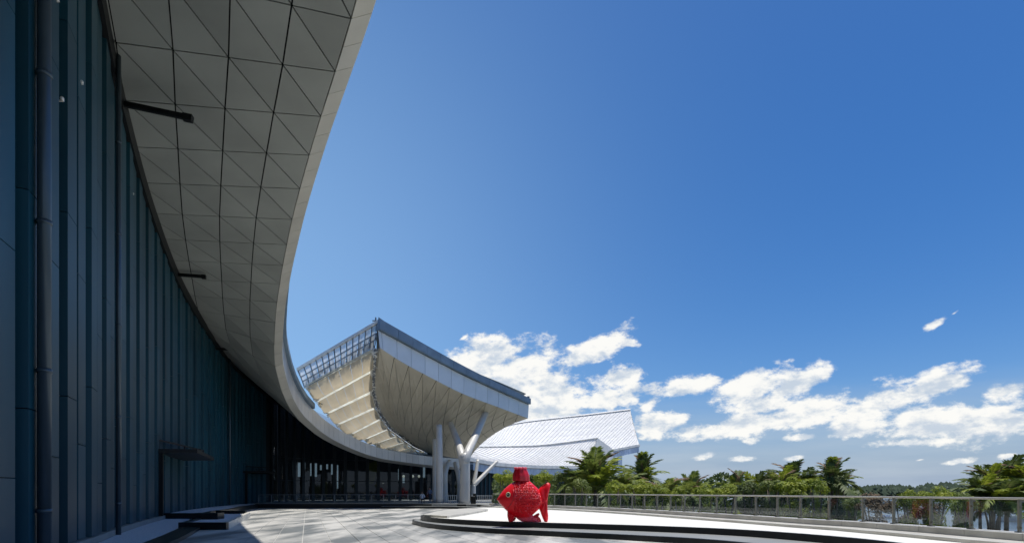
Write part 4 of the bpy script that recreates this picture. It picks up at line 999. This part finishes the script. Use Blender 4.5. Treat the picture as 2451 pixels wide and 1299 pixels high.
# ------------------------------------------------------------------ fish sculpture
FY = 24.9; FB0 = gnd(1247, 1247, .42); FO = at(1250, 1247, FY); FO.z = .42
fish = tag(empty('fish_sculpture', (FO.x, FO.y, .42)), 'big glossy red fish sculpture with a square top tuft on the white platform', 'sculpture')
def fz(x, y):   # photograph detail pixels -> metres on the fish's own plane
    return V(((x - 680) / 384, 0, (1135 - y) / 384))
def lerp_tab(tab, x):
    if x <= tab[0][0]: return tab[0][1]
    for (x0, y0), (x1, y1) in zip(tab, tab[1:]):
        if x <= x1: w = (x - x0) / (x1 - x0); return y0 + (y1 - y0) * w
    return tab[-1][1]
top_t = [(268, 762), (285, 735), (320, 680), (365, 620), (410, 575), (460, 535), (520, 495), (580, 462), (640, 445), (720, 440), (790, 460), (850, 510), (905, 560), (950, 605), (975, 660), (990, 720), (1000, 770)]
bot_t = [(268, 770), (300, 820), (340, 865), (390, 920), (440, 965), (500, 1005), (560, 1045), (620, 1075), (700, 1085), (780, 1070), (840, 1030), (890, 985), (940, 940), (970, 900), (990, 860), (1000, 830)]
bm = bmesh.new(); NX, NR = 44, 36; rings = []
for i in range(NX + 1):
    f_ = i / NX; x = 268 + 732 * (.5 - .5 * math.cos(math.pi * min(1, f_ * 1.0))) ; zt, zb = lerp_tab(top_t, x), lerp_tab(bot_t, x)
    tk = .50 * math.sqrt(max(0, math.sin(math.pi * min(1, max(0, (x - 262) / 800)) ** .8))) ; cz = (zt + zb) / 2; hh = (zb - zt) / 2
    ring = []
    for k in range(NR):
        a = 2 * math.pi * k / NR; ca, sa = math.cos(a), math.sin(a); e = .85
        p = fz(x, cz - hh * (abs(ca) ** e) * (1 if ca > 0 else -1)); p.y = tk * (abs(sa) ** 1.0) * (1 if sa > 0 else -1); ring.append(bm.verts.new(p))
    rings.append(ring)
for i in range(NX):
    for k in range(NR): bm.faces.new((rings[i][k], rings[i + 1][k], rings[i + 1][(k + 1) % NR], rings[i][(k + 1) % NR]))
bm.faces.new(rings[0]); bm.faces.new(rings[-1]); bmesh.ops.recalc_face_normals(bm, faces=bm.faces)
me = bpy.data.meshes.new('body'); bm.to_mesh(me); bm.free(); me.materials.append(M['red'])
for p in me.polygons: p.use_smooth = True
o = bpy.data.objects.new('body', me); COL.objects.link(o); o.parent = fish
def outline(nm, pts, th, m_, y0=0.0, ribs=0, parent=fish, rows=5):
    """thick fin from an outline: pillowed slab, ribbed along its length"""
    P = [fz(*q) for q in pts]; c = sum(P, V()) / len(P); C2 = Curve(P + [P[0]], 5); n = 48; ringp = [C2.u(i / n) for i in range(n)]
    vs = []; 
    for side in (1, -1):
        for r_ in range(rows):
            f_ = 1 - (r_ / rows) ** 1.2 * .98
            for i, p in enumerate(ringp):
                q = c.lerp(p, f_); thk = th * math.sqrt(max(0, 1 - f_ ** 4)) ; q.y = y0 + side * (thk + .02 * math.sin(i * ribs * 2 * math.pi / n) * (1 if ribs else 0) * (1 - abs(f_ - .5))); vs.append(q)
    fs = []; 
    for s_ in range(2):
        for r_ in range(rows - 1):
            for i in range(n): a, b2 = s_ * rows * n + r_ * n + i, s_ * rows * n + r_ * n + (i + 1) % n; fs.append([a, b2, b2 + n, a + n])
        e = s_ * rows * n + (rows - 1) * n; vs.append(c + V((0, y0 + (1 if s_ == 0 else -1) * th, 0))); ci = len(vs) - 1
        for i in range(n): fs.append([e + i, e + (i + 1) % n, ci])
    for i in range(n): fs.append([i, rows * n + i, rows * n + (i + 1) % n, (i + 1) % n])
    o = mesh_obj(nm, vs, fs, m_, parent, smooth=True); return recalc(o)
# top tuft: flaring fluted cylinder
b_ = MB(); vs = []; lev = [(470, 528, 800, .36), (420, 528, 797, .36), (380, 528, 796, .36), (345, 536, 782, .33), (305, 550, 765, .30), (275, 556, 748, .29), (258, 560, 744, .28)]
n = 40
for (y, x0, x1, d) in lev:
    for k in range(n):
        a = 2 * math.pi * k / n; fl = 1 + .05 * math.sin(k / n * 2 * math.pi * 10); p = fz((x0 + x1) / 2 + (x1 - x0) / 2 * math.cos(a) * fl, y + (12 * math.sin(a * 5) if y == 258 else 0)); p.y = d * math.sin(a) * fl; vs.append(p)
fs = [[i * n + k, i * n + (k + 1) % n, (i + 1) * n + (k + 1) % n, (i + 1) * n + k] for i in range(len(lev) - 1) for k in range(n)] + [[(len(lev) - 1) * n + k for k in range(n)]]
recalc(mesh_obj('top_tuft', vs, fs, 'reddark', fish, smooth=True))
b_ = MB()
for k in range(26):
    a = 2 * math.pi * k / 26; p = fz(652 + 92 * math.cos(a), 262 + 5 * math.sin(k * 2.3)); p.y = .28 * math.sin(a); b_.ball(p, .045, n=6, m=5)
b_.build('tuft_fringe', 'redpale', fish, smooth=True, stuff=True)
outline('tail_fin', [(935, 640), (960, 590), (1010, 540), (1060, 508), (1105, 490), (1138, 515), (1140, 550), (1125, 620), (1108, 690), (1097, 760), (1092, 850), (1095, 950), (1104, 1040), (1100, 1110), (1075, 1148), (1050, 1140), (1020, 1085), (990, 1010), (965, 940), (945, 880), (935, 800)], .14, 'red', 0, 7)
outline('front_fin', [(440, 960), (436, 1020), (446, 1080), (462, 1126), (500, 1132), (530, 1124), (545, 1070), (562, 1030), (520, 985)], .13, 'red', -.12, 5)
outline('front_fin', [(500, 980), (500, 1030), (520, 1090), (540, 1128), (570, 1100), (580, 1050), (560, 1000)], .1, 'reddark', .2, 5)
outline('belly_skirt', [(540, 1000), (570, 1050), (620, 1100), (680, 1128), (760, 1135), (840, 1138), (930, 1138), (988, 1135), (970, 1080), (930, 1060), (860, 1030), (800, 1000), (700, 1020)], .16, 'redpale', -.02, 9)
outline('rear_fin', [(850, 1045), (880, 1020), (915, 1000), (945, 988), (962, 1010), (945, 1040), (965, 1065), (985, 1100), (985, 1136), (930, 1138), (880, 1110)], .09, 'reddark', -.06, 6)
# mouth, cheek ridge, eye
b_ = MB(); b_.tube([V((p.x, -.12 - .10 * i, p.z)) for i, p in enumerate([fz(275, 768), fz(310, 772), fz(350, 776)])], [.015, .03, .02], 8); b_.build('mouth', 'reddark', fish, smooth=True)
def side_y(x, y):
    zt, zb = lerp_tab(top_t, x), lerp_tab(bot_t, x); tk = .50 * math.sqrt(max(0, math.sin(math.pi * min(1, max(0, (x - 262) / 800)) ** .8))); cz = (zt + zb) / 2; hh = (zb - zt) / 2
    c_ = min(1, abs((cz - y) / hh)) ** (1 / .85); return -tk * math.sqrt(max(0, 1 - c_ * c_))
def torus(mb, c, R0, r0, n=18, m=7):
    base = len(mb.v)
    for i in range(n):
        a = 2 * math.pi * i / n
        for j in range(m): b = 2 * math.pi * j / m; mb.v.append(c + V(((R0 + r0 * math.cos(b)) * math.cos(a), -r0 * math.sin(b), (R0 + r0 * math.cos(b)) * math.sin(a) * 1.15)))
    for i in range(n):
        for j in range(m): mb.f.append([base + i * m + j, base + ((i + 1) % n) * m + j, base + ((i + 1) % n) * m + (j + 1) % m, base + i * m + (j + 1) % m])
ec = fz(452, 690); ec.y = side_y(452, 690)
b_ = MB(); b_.ball(ec, .075, .05, .085, 14, 8); ey = b_.build('eye', 'eyeblack', fish, smooth=True)
b_ = MB(); torus(b_, ec + V((0, -.03, 0)), .082, .016); b_.build('eye_ring', 'eyewhite', ey, smooth=True)
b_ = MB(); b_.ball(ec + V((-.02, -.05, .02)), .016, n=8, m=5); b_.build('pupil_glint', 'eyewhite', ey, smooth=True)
b_ = MB(); b_.tube([V((fz(x, y).x, side_y(x, y) - .01, fz(x, y).z)) for x, y in [(530, 600), (545, 680), (540, 760), (500, 840), (440, 905)]], [.012, .025, .028, .022, .01], 8); b_.build('gill_ridge', 'reddark', fish, smooth=True)
# scales: overlapping little lips over the flank on both sides
b_ = MB(); b3_ = MB()
for sgn in (-1, 1):
    for i in range(26):
        for j in range(24):
            x = 548 + i * 17 + (8 if j % 2 else 0) + rnd.uniform(-2, 2); y = 470 + j * 25 + rnd.uniform(-3, 3)
            zt, zb = lerp_tab(top_t, x), lerp_tab(bot_t, x)
            if (x < 560 and y > 640 and y < 860) or rnd.random() < .18: continue
            if y < zt + 22 or y > zb - 18: continue
            p = fz(x, y); sy = side_y(x, y); p.y = sy * -sgn * -1 if sgn < 0 else -sy
            def sp(xx, yy, lift): q = fz(xx, yy); s2 = side_y(xx, yy) - lift; q.y = s2 if sgn < 0 else -s2; return q
            w_, h_ = 8.5, 17 * rnd.uniform(.8, 1.15)
            vs = [sp(x, y - h_ * .6, -.004), sp(x - w_, y - h_ * .1, .004), sp(x - w_ * .6, y + h_ * .45, .045), sp(x, y + h_ * .6, .055), sp(x + w_ * .6, y + h_ * .45, .045), sp(x + w_, y - h_ * .1, .004), sp(x, y + h_ * .62, -.004)]
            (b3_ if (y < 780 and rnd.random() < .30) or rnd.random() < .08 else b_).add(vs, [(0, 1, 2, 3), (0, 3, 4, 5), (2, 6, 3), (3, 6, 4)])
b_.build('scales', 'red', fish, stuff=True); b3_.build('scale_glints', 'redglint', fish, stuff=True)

# ------------------------------------------------------------------ vegetation
def frond_mesh(L=3.0, droop=1.0, seed=0, nl=22):
    rn = random.Random(seed); b_ = MB(); pts = []
    for i in range(9): u = i / 8; pts.append(V((L * (u - .12 * droop * u * u * u), 0, L * (.55 * u - .75 * droop * u * u))))
    c = Curve(pts, 3); lv = MB()
    for i in range(nl):
        u = .12 + .88 * i / nl; p = c.u(u); d = (c.u(min(1, u + .03)) - c.u(max(0, u - .03))).normalized(); ll = L * .30 * math.sin(math.pi * (.12 + .83 * u)) ** .7
        for sd in (-1, 1):
            out_ = (V((0, sd, 0)) * .85 + d * .55 + V((0, 0, rn.uniform(-.45, .1)))).normalized(); q = p + out_ * ll * rn.uniform(.85, 1.1) - V((0, 0, .12 * ll)); w_ = d * .075 * L / 3 * 1.3
            m_ = p.lerp(q, .5) + V((0, 0, .03)); lv.add([p - w_ * .4, p + w_ * .4, m_ + w_, q, m_ - w_], [(0, 1, 2, 4), (4, 2, 3)])
    for a, b2 in zip(c.p[::4], c.p[4::4]): lv.bar(a, b2, .035 * L / 3, .03 * L / 3)
    me = bpy.data.meshes.new('frond'); me.from_pydata([tuple(v) for v in lv.v], [], lv.f); me.update(); return me
frondsB = []; 
for mi, mk in enumerate(('leafB', 'leafC', 'leafA', 'leafD')):
    ms_ = []
    for k in range(3): me = frond_mesh(3.0, [.75, 1.05, 1.35][k], seed=k + 3 * mi); me.materials.append(M[mk]); ms_.append(me)
    frondsB.append(ms_)
def palm(px, topy, Y, lb, nf=20, kind=0, scale=1.0, upright=.3, gz=-3.6, seed=0):
    rn = random.Random(int(px * 7 + seed)); p = at(px, topy, Y); top = p.z; cr_r = 3.0 * scale; upright = upright * 1.25 + .08
    hub = top - cr_r * .48 * (1 + upright); r = tag(empty('palm_tree', (p.x, Y, gz)), lb, 'palm', 'palm trees beyond the glass railing'); dead = 2 if scale > .85 else 1
    b_ = MB(); lean = rn.uniform(-.4, .4); hz_ = hub - gz
    b_.tube([V((lean * 1.2, 0, 0)), V((lean * .5, 0, hz_ * .5)), V((0, 0, hz_))], [.20 * scale, .13 * scale, .11 * scale], 8); b_.build('trunk', 'trunk', r, smooth=True)
    for i in range(nf):
        u = i / nf; me = frondsB[kind if rn.random() < .75 else 2][min(2, int(u * 3))] if i >= dead else frondsB[3][2]; o = bpy.data.objects.new('frond', me); COL.objects.link(o); o.parent = r; o.location = (0, 0, hz_)
        o.rotation_euler = (rn.uniform(-.2, .2), -(1.15 - 1.25 * u) * upright * 2.0 + rn.uniform(-.15, .15) - .0, i * 2.399 + rn.uniform(-.2, .2)); s_ = scale * rn.uniform(.8, 1.1) ; o.scale = (s_, s_, s_)
    return r
def clump_mesh(seed, n, flat=1.0, leaf=.16):
    rn = random.Random(seed); lv = MB(); cl = []
    for i in range(16):
        th, ph = rn.uniform(0, 6.28), rn.uniform(-.35, 1.5); rr = rn.uniform(.45, .85); cl.append((V((math.cos(th) * math.cos(ph) * rr, math.sin(th) * math.cos(ph) * rr, math.sin(ph) * rr * flat)), rn.uniform(.22, .42)))
    for i in range(n):
        c, rad = rn.choice(cl); d = V((rn.gauss(0, 1), rn.gauss(0, 1), rn.gauss(.25, 1))).normalized(); p = c + d * rad * rn.uniform(.65, 1.05)
        nrm = (d + V((rn.uniform(-.7, .7), rn.uniform(-.7, .7), rn.uniform(-.2, .9)))).normalized(); t1 = nrm.orthogonal().normalized(); t1 = (Matrix.Rotation(rn.uniform(0, 6.28), 3, nrm) @ t1); t2 = nrm.cross(t1); L_ = leaf * rn.uniform(.6, 1.2)
        lv.add([p - t1 * L_, p + t2 * L_ * .45, p + t1 * L_, p - t2 * L_ * .45], [(0, 1, 2, 3)])
    me = bpy.data.meshes.new('crown'); me.from_pydata([tuple(v) for v in lv.v], [], lv.f); me.update(); return me
CLM = {}
for mk in ('leafA', 'leafC', 'leafB', 'leafD'):
    CLM[mk] = []
    for k in range(2): me = clump_mesh(k + 11 + len(CLM) * 5, 2600, .8, .075); me.materials.append(M[mk]); CLM[mk].append(me)
def shrub(px, topy, Y, wpx, lb, mk='leafA', gz=-3.6, hpx=None, nm='shrub', cat='shrub', grp='leafy shrubs beyond the glass railing'):
    p = at(px, topy, Y); rx = wpx / 2 / F * Y; rz = (hpx / 2 / F * Y) if hpx else max(rx * .8, 1.0)
    r = tag(empty(nm, (p.x, Y, gz)), lb, cat, grp); cz = p.z - rz * .8 - gz
    o = bpy.data.objects.new('crown', CLM[mk][int(px) % 2]); COL.objects.link(o); o.parent = r; o.location = (0, 0, cz); o.scale = (rx * 1.05, rx * .95, rz); o.rotation_euler = (0, 0, px)
    if cz > rz * 1.1 and px < 2330:
        o2 = bpy.data.objects.new('lower_foliage', CLM[mk][(int(px) + 1) % 2]); COL.objects.link(o2); o2.parent = r; o2.location = (0, .15, cz * .45); o2.scale = (rx * .95, rx * .9, cz * .5); o2.rotation_euler = (0, 0, px + 2)
    b_ = MB()
    for k in range(4): a = k * 1.57 + .5; b_.tube([V((math.cos(a) * .1, math.sin(a) * .1, 0)), V((math.cos(a) * rx * .2, math.sin(a) * rx * .2, cz * .6)), V((math.cos(a) * rx * .5, math.sin(a) * rx * .5, cz + rz * .2))], [.12, .08, .03], 6)
    b_.build('trunk', 'trunk', r, smooth=True); return r
# dark understorey mass
hd = MB(); rn = random.Random(5)
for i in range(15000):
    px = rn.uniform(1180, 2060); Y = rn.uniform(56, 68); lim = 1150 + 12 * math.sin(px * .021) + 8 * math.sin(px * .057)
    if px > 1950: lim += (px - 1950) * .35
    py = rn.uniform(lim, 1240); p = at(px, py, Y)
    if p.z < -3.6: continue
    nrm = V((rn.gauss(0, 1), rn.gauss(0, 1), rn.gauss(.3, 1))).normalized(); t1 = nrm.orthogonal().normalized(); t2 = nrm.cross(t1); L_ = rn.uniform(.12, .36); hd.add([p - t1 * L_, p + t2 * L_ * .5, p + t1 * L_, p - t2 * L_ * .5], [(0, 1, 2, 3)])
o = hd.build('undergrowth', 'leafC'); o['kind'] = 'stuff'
palms = [
 (1425, 1086, 52, 'largest bright palm in front of the white hall, right of the fish', 26, 0, 1.35, .45), (1392, 1108, 53, 'palm just left of the largest palm in front of the hall eave', 18, 0, 1.0, .35),
 (1488, 1117, 55, 'drooping pale palm under the right end of the hall roof', 18, 0, 1.0, .25), (1540, 1091, 58, 'dark spiky palm standing alone against the sky right of the hall', 22, 1, 1.05, .55),
 (1590, 1140, 50, 'low spreading palm right of the dark spiky palm', 18, 0, .95, .35), (1660, 1136, 54, 'bushy mid height palm left of the sky gap', 20, 0, .9, .5), (1640, 1148, 52, 'small palm low beside the bushy palm', 14, 0, .7, .3),
 (1765, 1130, 56, 'palm with erect fronds at the start of the tall middle group', 18, 0, .9, .55), (1812, 1125, 57, 'palm with drooping fronds in the middle group', 20, 1, 1.0, .4), (1848, 1123, 60, 'thin upright palm between two wide ones in the middle group', 12, 1, .8, .7),
 (1897, 1105, 58, 'tall dark palm topping the middle group', 22, 1, 1.1, .5), (1928, 1124, 57, 'palm right of the tallest one in the middle group', 16, 1, .9, .35), (1872, 1118, 56, 'pale windblown palm left of the tall dark palm', 14, 0, .9, .4),
 (1992, 1098, 50, 'spiky leaning palm standing free left of the river', 18, 1, .95, .55), (2018, 1124, 51, 'short rounded palm crown right of the spiky leaning palm', 14, 1, .6, .3),
 (2345, 1133, 44, 'leftmost dark palm of the group by the boats', 16, 1, .85, .4), (2372, 1118, 45, 'bright fronded palm in the right hand group', 18, 0, .9, .45), (2410, 1108, 46, 'widest palm of the right hand group, sunlit at its top', 26, 1, 1.2, .35), (2462, 1106, 44, 'palm at the right edge of the photo', 22, 1, 1.1, .45), (2395, 1140, 43, 'lower palm in front of the right hand group', 18, 1, .9, .3)]
for i, (px, ty, Y, lb, nf, kd, sc_, up_) in enumerate(palms): palm(px, ty, Y, lb, nf, kd, sc_, up_, seed=i)
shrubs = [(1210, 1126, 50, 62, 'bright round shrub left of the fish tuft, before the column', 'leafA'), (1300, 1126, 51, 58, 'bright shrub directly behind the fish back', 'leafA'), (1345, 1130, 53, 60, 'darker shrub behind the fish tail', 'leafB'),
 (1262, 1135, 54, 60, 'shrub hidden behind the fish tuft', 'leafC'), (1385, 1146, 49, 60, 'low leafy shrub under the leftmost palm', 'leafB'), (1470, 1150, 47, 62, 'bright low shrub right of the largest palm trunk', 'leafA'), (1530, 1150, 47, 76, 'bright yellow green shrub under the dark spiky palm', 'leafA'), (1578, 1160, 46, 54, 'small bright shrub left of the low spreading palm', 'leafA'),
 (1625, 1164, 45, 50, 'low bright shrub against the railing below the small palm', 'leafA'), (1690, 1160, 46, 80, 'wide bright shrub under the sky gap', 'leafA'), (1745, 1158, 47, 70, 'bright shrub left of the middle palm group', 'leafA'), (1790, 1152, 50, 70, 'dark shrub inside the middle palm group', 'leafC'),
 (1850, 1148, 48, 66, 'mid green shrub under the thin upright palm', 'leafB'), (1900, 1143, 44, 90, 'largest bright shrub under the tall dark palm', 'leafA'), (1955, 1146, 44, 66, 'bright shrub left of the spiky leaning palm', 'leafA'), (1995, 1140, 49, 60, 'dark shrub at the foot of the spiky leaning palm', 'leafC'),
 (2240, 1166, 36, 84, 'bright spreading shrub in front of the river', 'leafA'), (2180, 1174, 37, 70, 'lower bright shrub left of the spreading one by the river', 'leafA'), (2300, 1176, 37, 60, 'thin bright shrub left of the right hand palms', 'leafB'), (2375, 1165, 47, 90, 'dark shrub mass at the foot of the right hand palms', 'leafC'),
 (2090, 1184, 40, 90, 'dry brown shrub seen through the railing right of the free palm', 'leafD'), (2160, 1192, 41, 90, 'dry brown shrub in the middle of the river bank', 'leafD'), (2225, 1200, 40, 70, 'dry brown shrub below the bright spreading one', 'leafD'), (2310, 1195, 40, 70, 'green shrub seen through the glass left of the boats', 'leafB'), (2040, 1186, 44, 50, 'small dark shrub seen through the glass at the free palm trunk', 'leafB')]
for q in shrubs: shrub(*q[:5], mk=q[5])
# low ground plants inside the glass band
gp = MB(); rn = random.Random(9)
for i in range(9000):
    px = rn.uniform(1300, 2451); Y = rn.uniform(30, 60); p = at(px, 1200, Y); p.z = -3.6 + rn.uniform(0, .7) ** 1.6
    if p.x < RAIL(RAIL.L * .5).x * 0 + (13.5 if Y < 26 else 2 + (60 - Y) * .25): continue
    if px > 2000 and Y > 50: continue
    L_ = rn.uniform(.06, .16); a = rn.uniform(0, 6.28); t1 = V((math.cos(a), math.sin(a), .2)) * L_; up = V((rn.uniform(-.1, .1), rn.uniform(-.1, .1), L_ * 1.6)); gp.add([p - t1, p + t1, p + up], [(0, 1, 2)])
o = gp.build('ground_plants', 'leafA'); o['kind'] = 'stuff'
# low bushes filling the bank below the railing
bb = MB(); rn = random.Random(31)
for k in range(150):
    px = rn.uniform(1290, 2330) if k < 140 else rn.uniform(2330, 2375); Y = rn.uniform(38, 52); c = at(px, 1200, Y)
    if px > 2020: Y = rn.uniform(34, 42); c = at(px, 1200, Y)
    if px > 2020 and rn.random() < .75: continue
    R_ = rn.uniform(.7, 1.5); c.z = -3.5 + R_ * .6; 
    for i in range(130):
        d = V((rn.gauss(0, 1), rn.gauss(0, 1), abs(rn.gauss(0, 1)))).normalized(); p = c + V((d.x * R_ * 1.2, d.y * R_, d.z * R_ * (1.0 if px > 2020 else 1.5))) * rn.uniform(.8, 1.05)
        nrm = (d + V((rn.uniform(-.6, .6), rn.uniform(-.6, .6), .3))).normalized(); t1 = nrm.orthogonal().normalized(); t1 = Matrix.Rotation(rn.uniform(0, 6.28), 3, nrm) @ t1; t2 = nrm.cross(t1); L_ = rn.uniform(.09, .2)
        bb.add([p - t1 * L_, p + t2 * L_ * .5, p + t1 * L_, p - t2 * L_ * .5], [(0, 1, 2, 3)])
o = bb.build('bushes', 'leafB'); o['kind'] = 'stuff'
# far bank wood
fw = MB(); rn = random.Random(21)
def far_h(px): return 1165 + 2.0 * math.sin(px * .013) + 1.6 * math.sin(px * .041) + 1.0 * math.sin(px * .11)
for i in range(9000):
    a = rn.uniform(-.95, .95); D = rn.uniform(760, 900); x, y = math.sin(a) * D, math.cos(a) * D; px = HX + F * x / y; h = (HY - far_h(px)) / F * 800 + 2.6
    z = -3.6 + (h + 3.6) * rn.random() ** .6; r_ = rn.uniform(1.2, 3.2); fw.add([V((x - r_, y, z)), V((x + r_, y + rn.uniform(-2, 2), z - r_ * .2)), V((x + rn.uniform(-1, 1), y + 1, z + r_ * .9)), V((x, y - 2.5, z - r_ * .7))], [(0, 3, 2), (3, 1, 2)])
for i in range(60): a0, a1 = -1 + i / 30, -1 + (i + 1) / 30; fw.add([V((math.sin(a0) * 860, math.cos(a0) * 860, -4)), V((math.sin(a1) * 860, math.cos(a1) * 860, -4)), V((math.sin(a1) * 860, math.cos(a1) * 860, 6.2)), V((math.sin(a0) * 860, math.cos(a0) * 860, 6.2))], [(0, 1, 2, 3)])
o = fw.build('far_wood', 'far'); o['kind'] = 'stuff'

# ------------------------------------------------------------------ boats, pontoons
def boat(px, py, Y, L_, lb, rz=0.0):
    p = at(px, py, Y); r = tag(empty('motor_boat', (p.x, Y, -3.45), rz), lb, 'boat', 'white motor boats moored on the river')
    prof = [(-.5, .17, .02), (-.3, .19, 0), (0, .19, 0), (.25, .15, .0), (.42, .07, .03), (.5, .005, .06)]; vs = []
    for (x, w_, dz) in prof: vs += [V((x * L_, -w_ * L_, .11 * L_ + dz * L_)), V((x * L_, -w_ * L_ * .6, -.02 * L_)), V((x * L_, w_ * L_ * .6, -.02 * L_)), V((x * L_, w_ * L_, .11 * L_ + dz * L_))]
    fs = [[i * 4 + j, (i + 1) * 4 + j, (i + 1) * 4 + (j + 1) % 4, i * 4 + (j + 1) % 4] for i in range(5) for j in range(4)] + [[0, 1, 2, 3], [23, 22, 21, 20]]
    recalc(mesh_obj('hull', vs, fs, 'boat', r))
    b_ = MB(); q = [V((-.28, -.13, .12)), V((.22, -.11, .12)), V((.10, -.10, .21)), V((-.22, -.12, .21))]; q = [x * L_ for x in q]; b_.add(q + [V((x.x, -x.y, x.z)) for x in q], [(0, 1, 2, 3), (7, 6, 5, 4), (0, 4, 5, 1), (1, 5, 6, 2), (2, 6, 7, 3), (3, 7, 4, 0)]); cb = recalc(b_.build('cabin', 'boat', r))
    b_ = MB(); b_.add([x * L_ for x in (V((-.2, -.133, .15)), V((.13, -.118, .15)), V((.08, -.112, .19)), V((-.18, -.125, .19)))], [(0, 1, 2, 3)]); b_.build('window', 'boatglass', cb)
    b_ = MB(); b_.box((-.08 * L_, 0, .25 * L_), .26 * L_, .2 * L_, .02 * L_); 
    for sx in (-.18, .02): b_.bar(V((sx * L_, -.08 * L_, .2 * L_)), V((sx * L_, -.08 * L_, .25 * L_)), .05)
    b_.build('hardtop', 'boat', r); return r
boat(2432, 1232, 105, 8.0, 'larger white motor boat moored under the right hand palms', .1); boat(2362, 1226, 135, 5, 'small white motor boat left of the larger one, half behind the palms', .3)
for (px, py, L_, lb) in [(2110, 1238, 4.2, 'long low pale pontoon on the river, left'), (2235, 1238, 3.2, 'short pale pontoon in the middle of the river')]:
    Y = (EYE + 3.4) * F / (py - HY); p = at(px, py, Y); r = tag(empty('pontoon', (p.x, Y, -3.45), .1), lb, 'pontoon'); b_ = MB(); b_.box((0, 0, .15), L_, 1.6, .3); b_.build('deck', 'float', r); b_ = MB(); b_.box((L_ * .2, 0, .42), 1.3, 1.0, .22); b_.build('cover', 'pad', r)
print('objects', len(bpy.data.objects), 'slabs', len(slabs), 'tri panels', len(order))
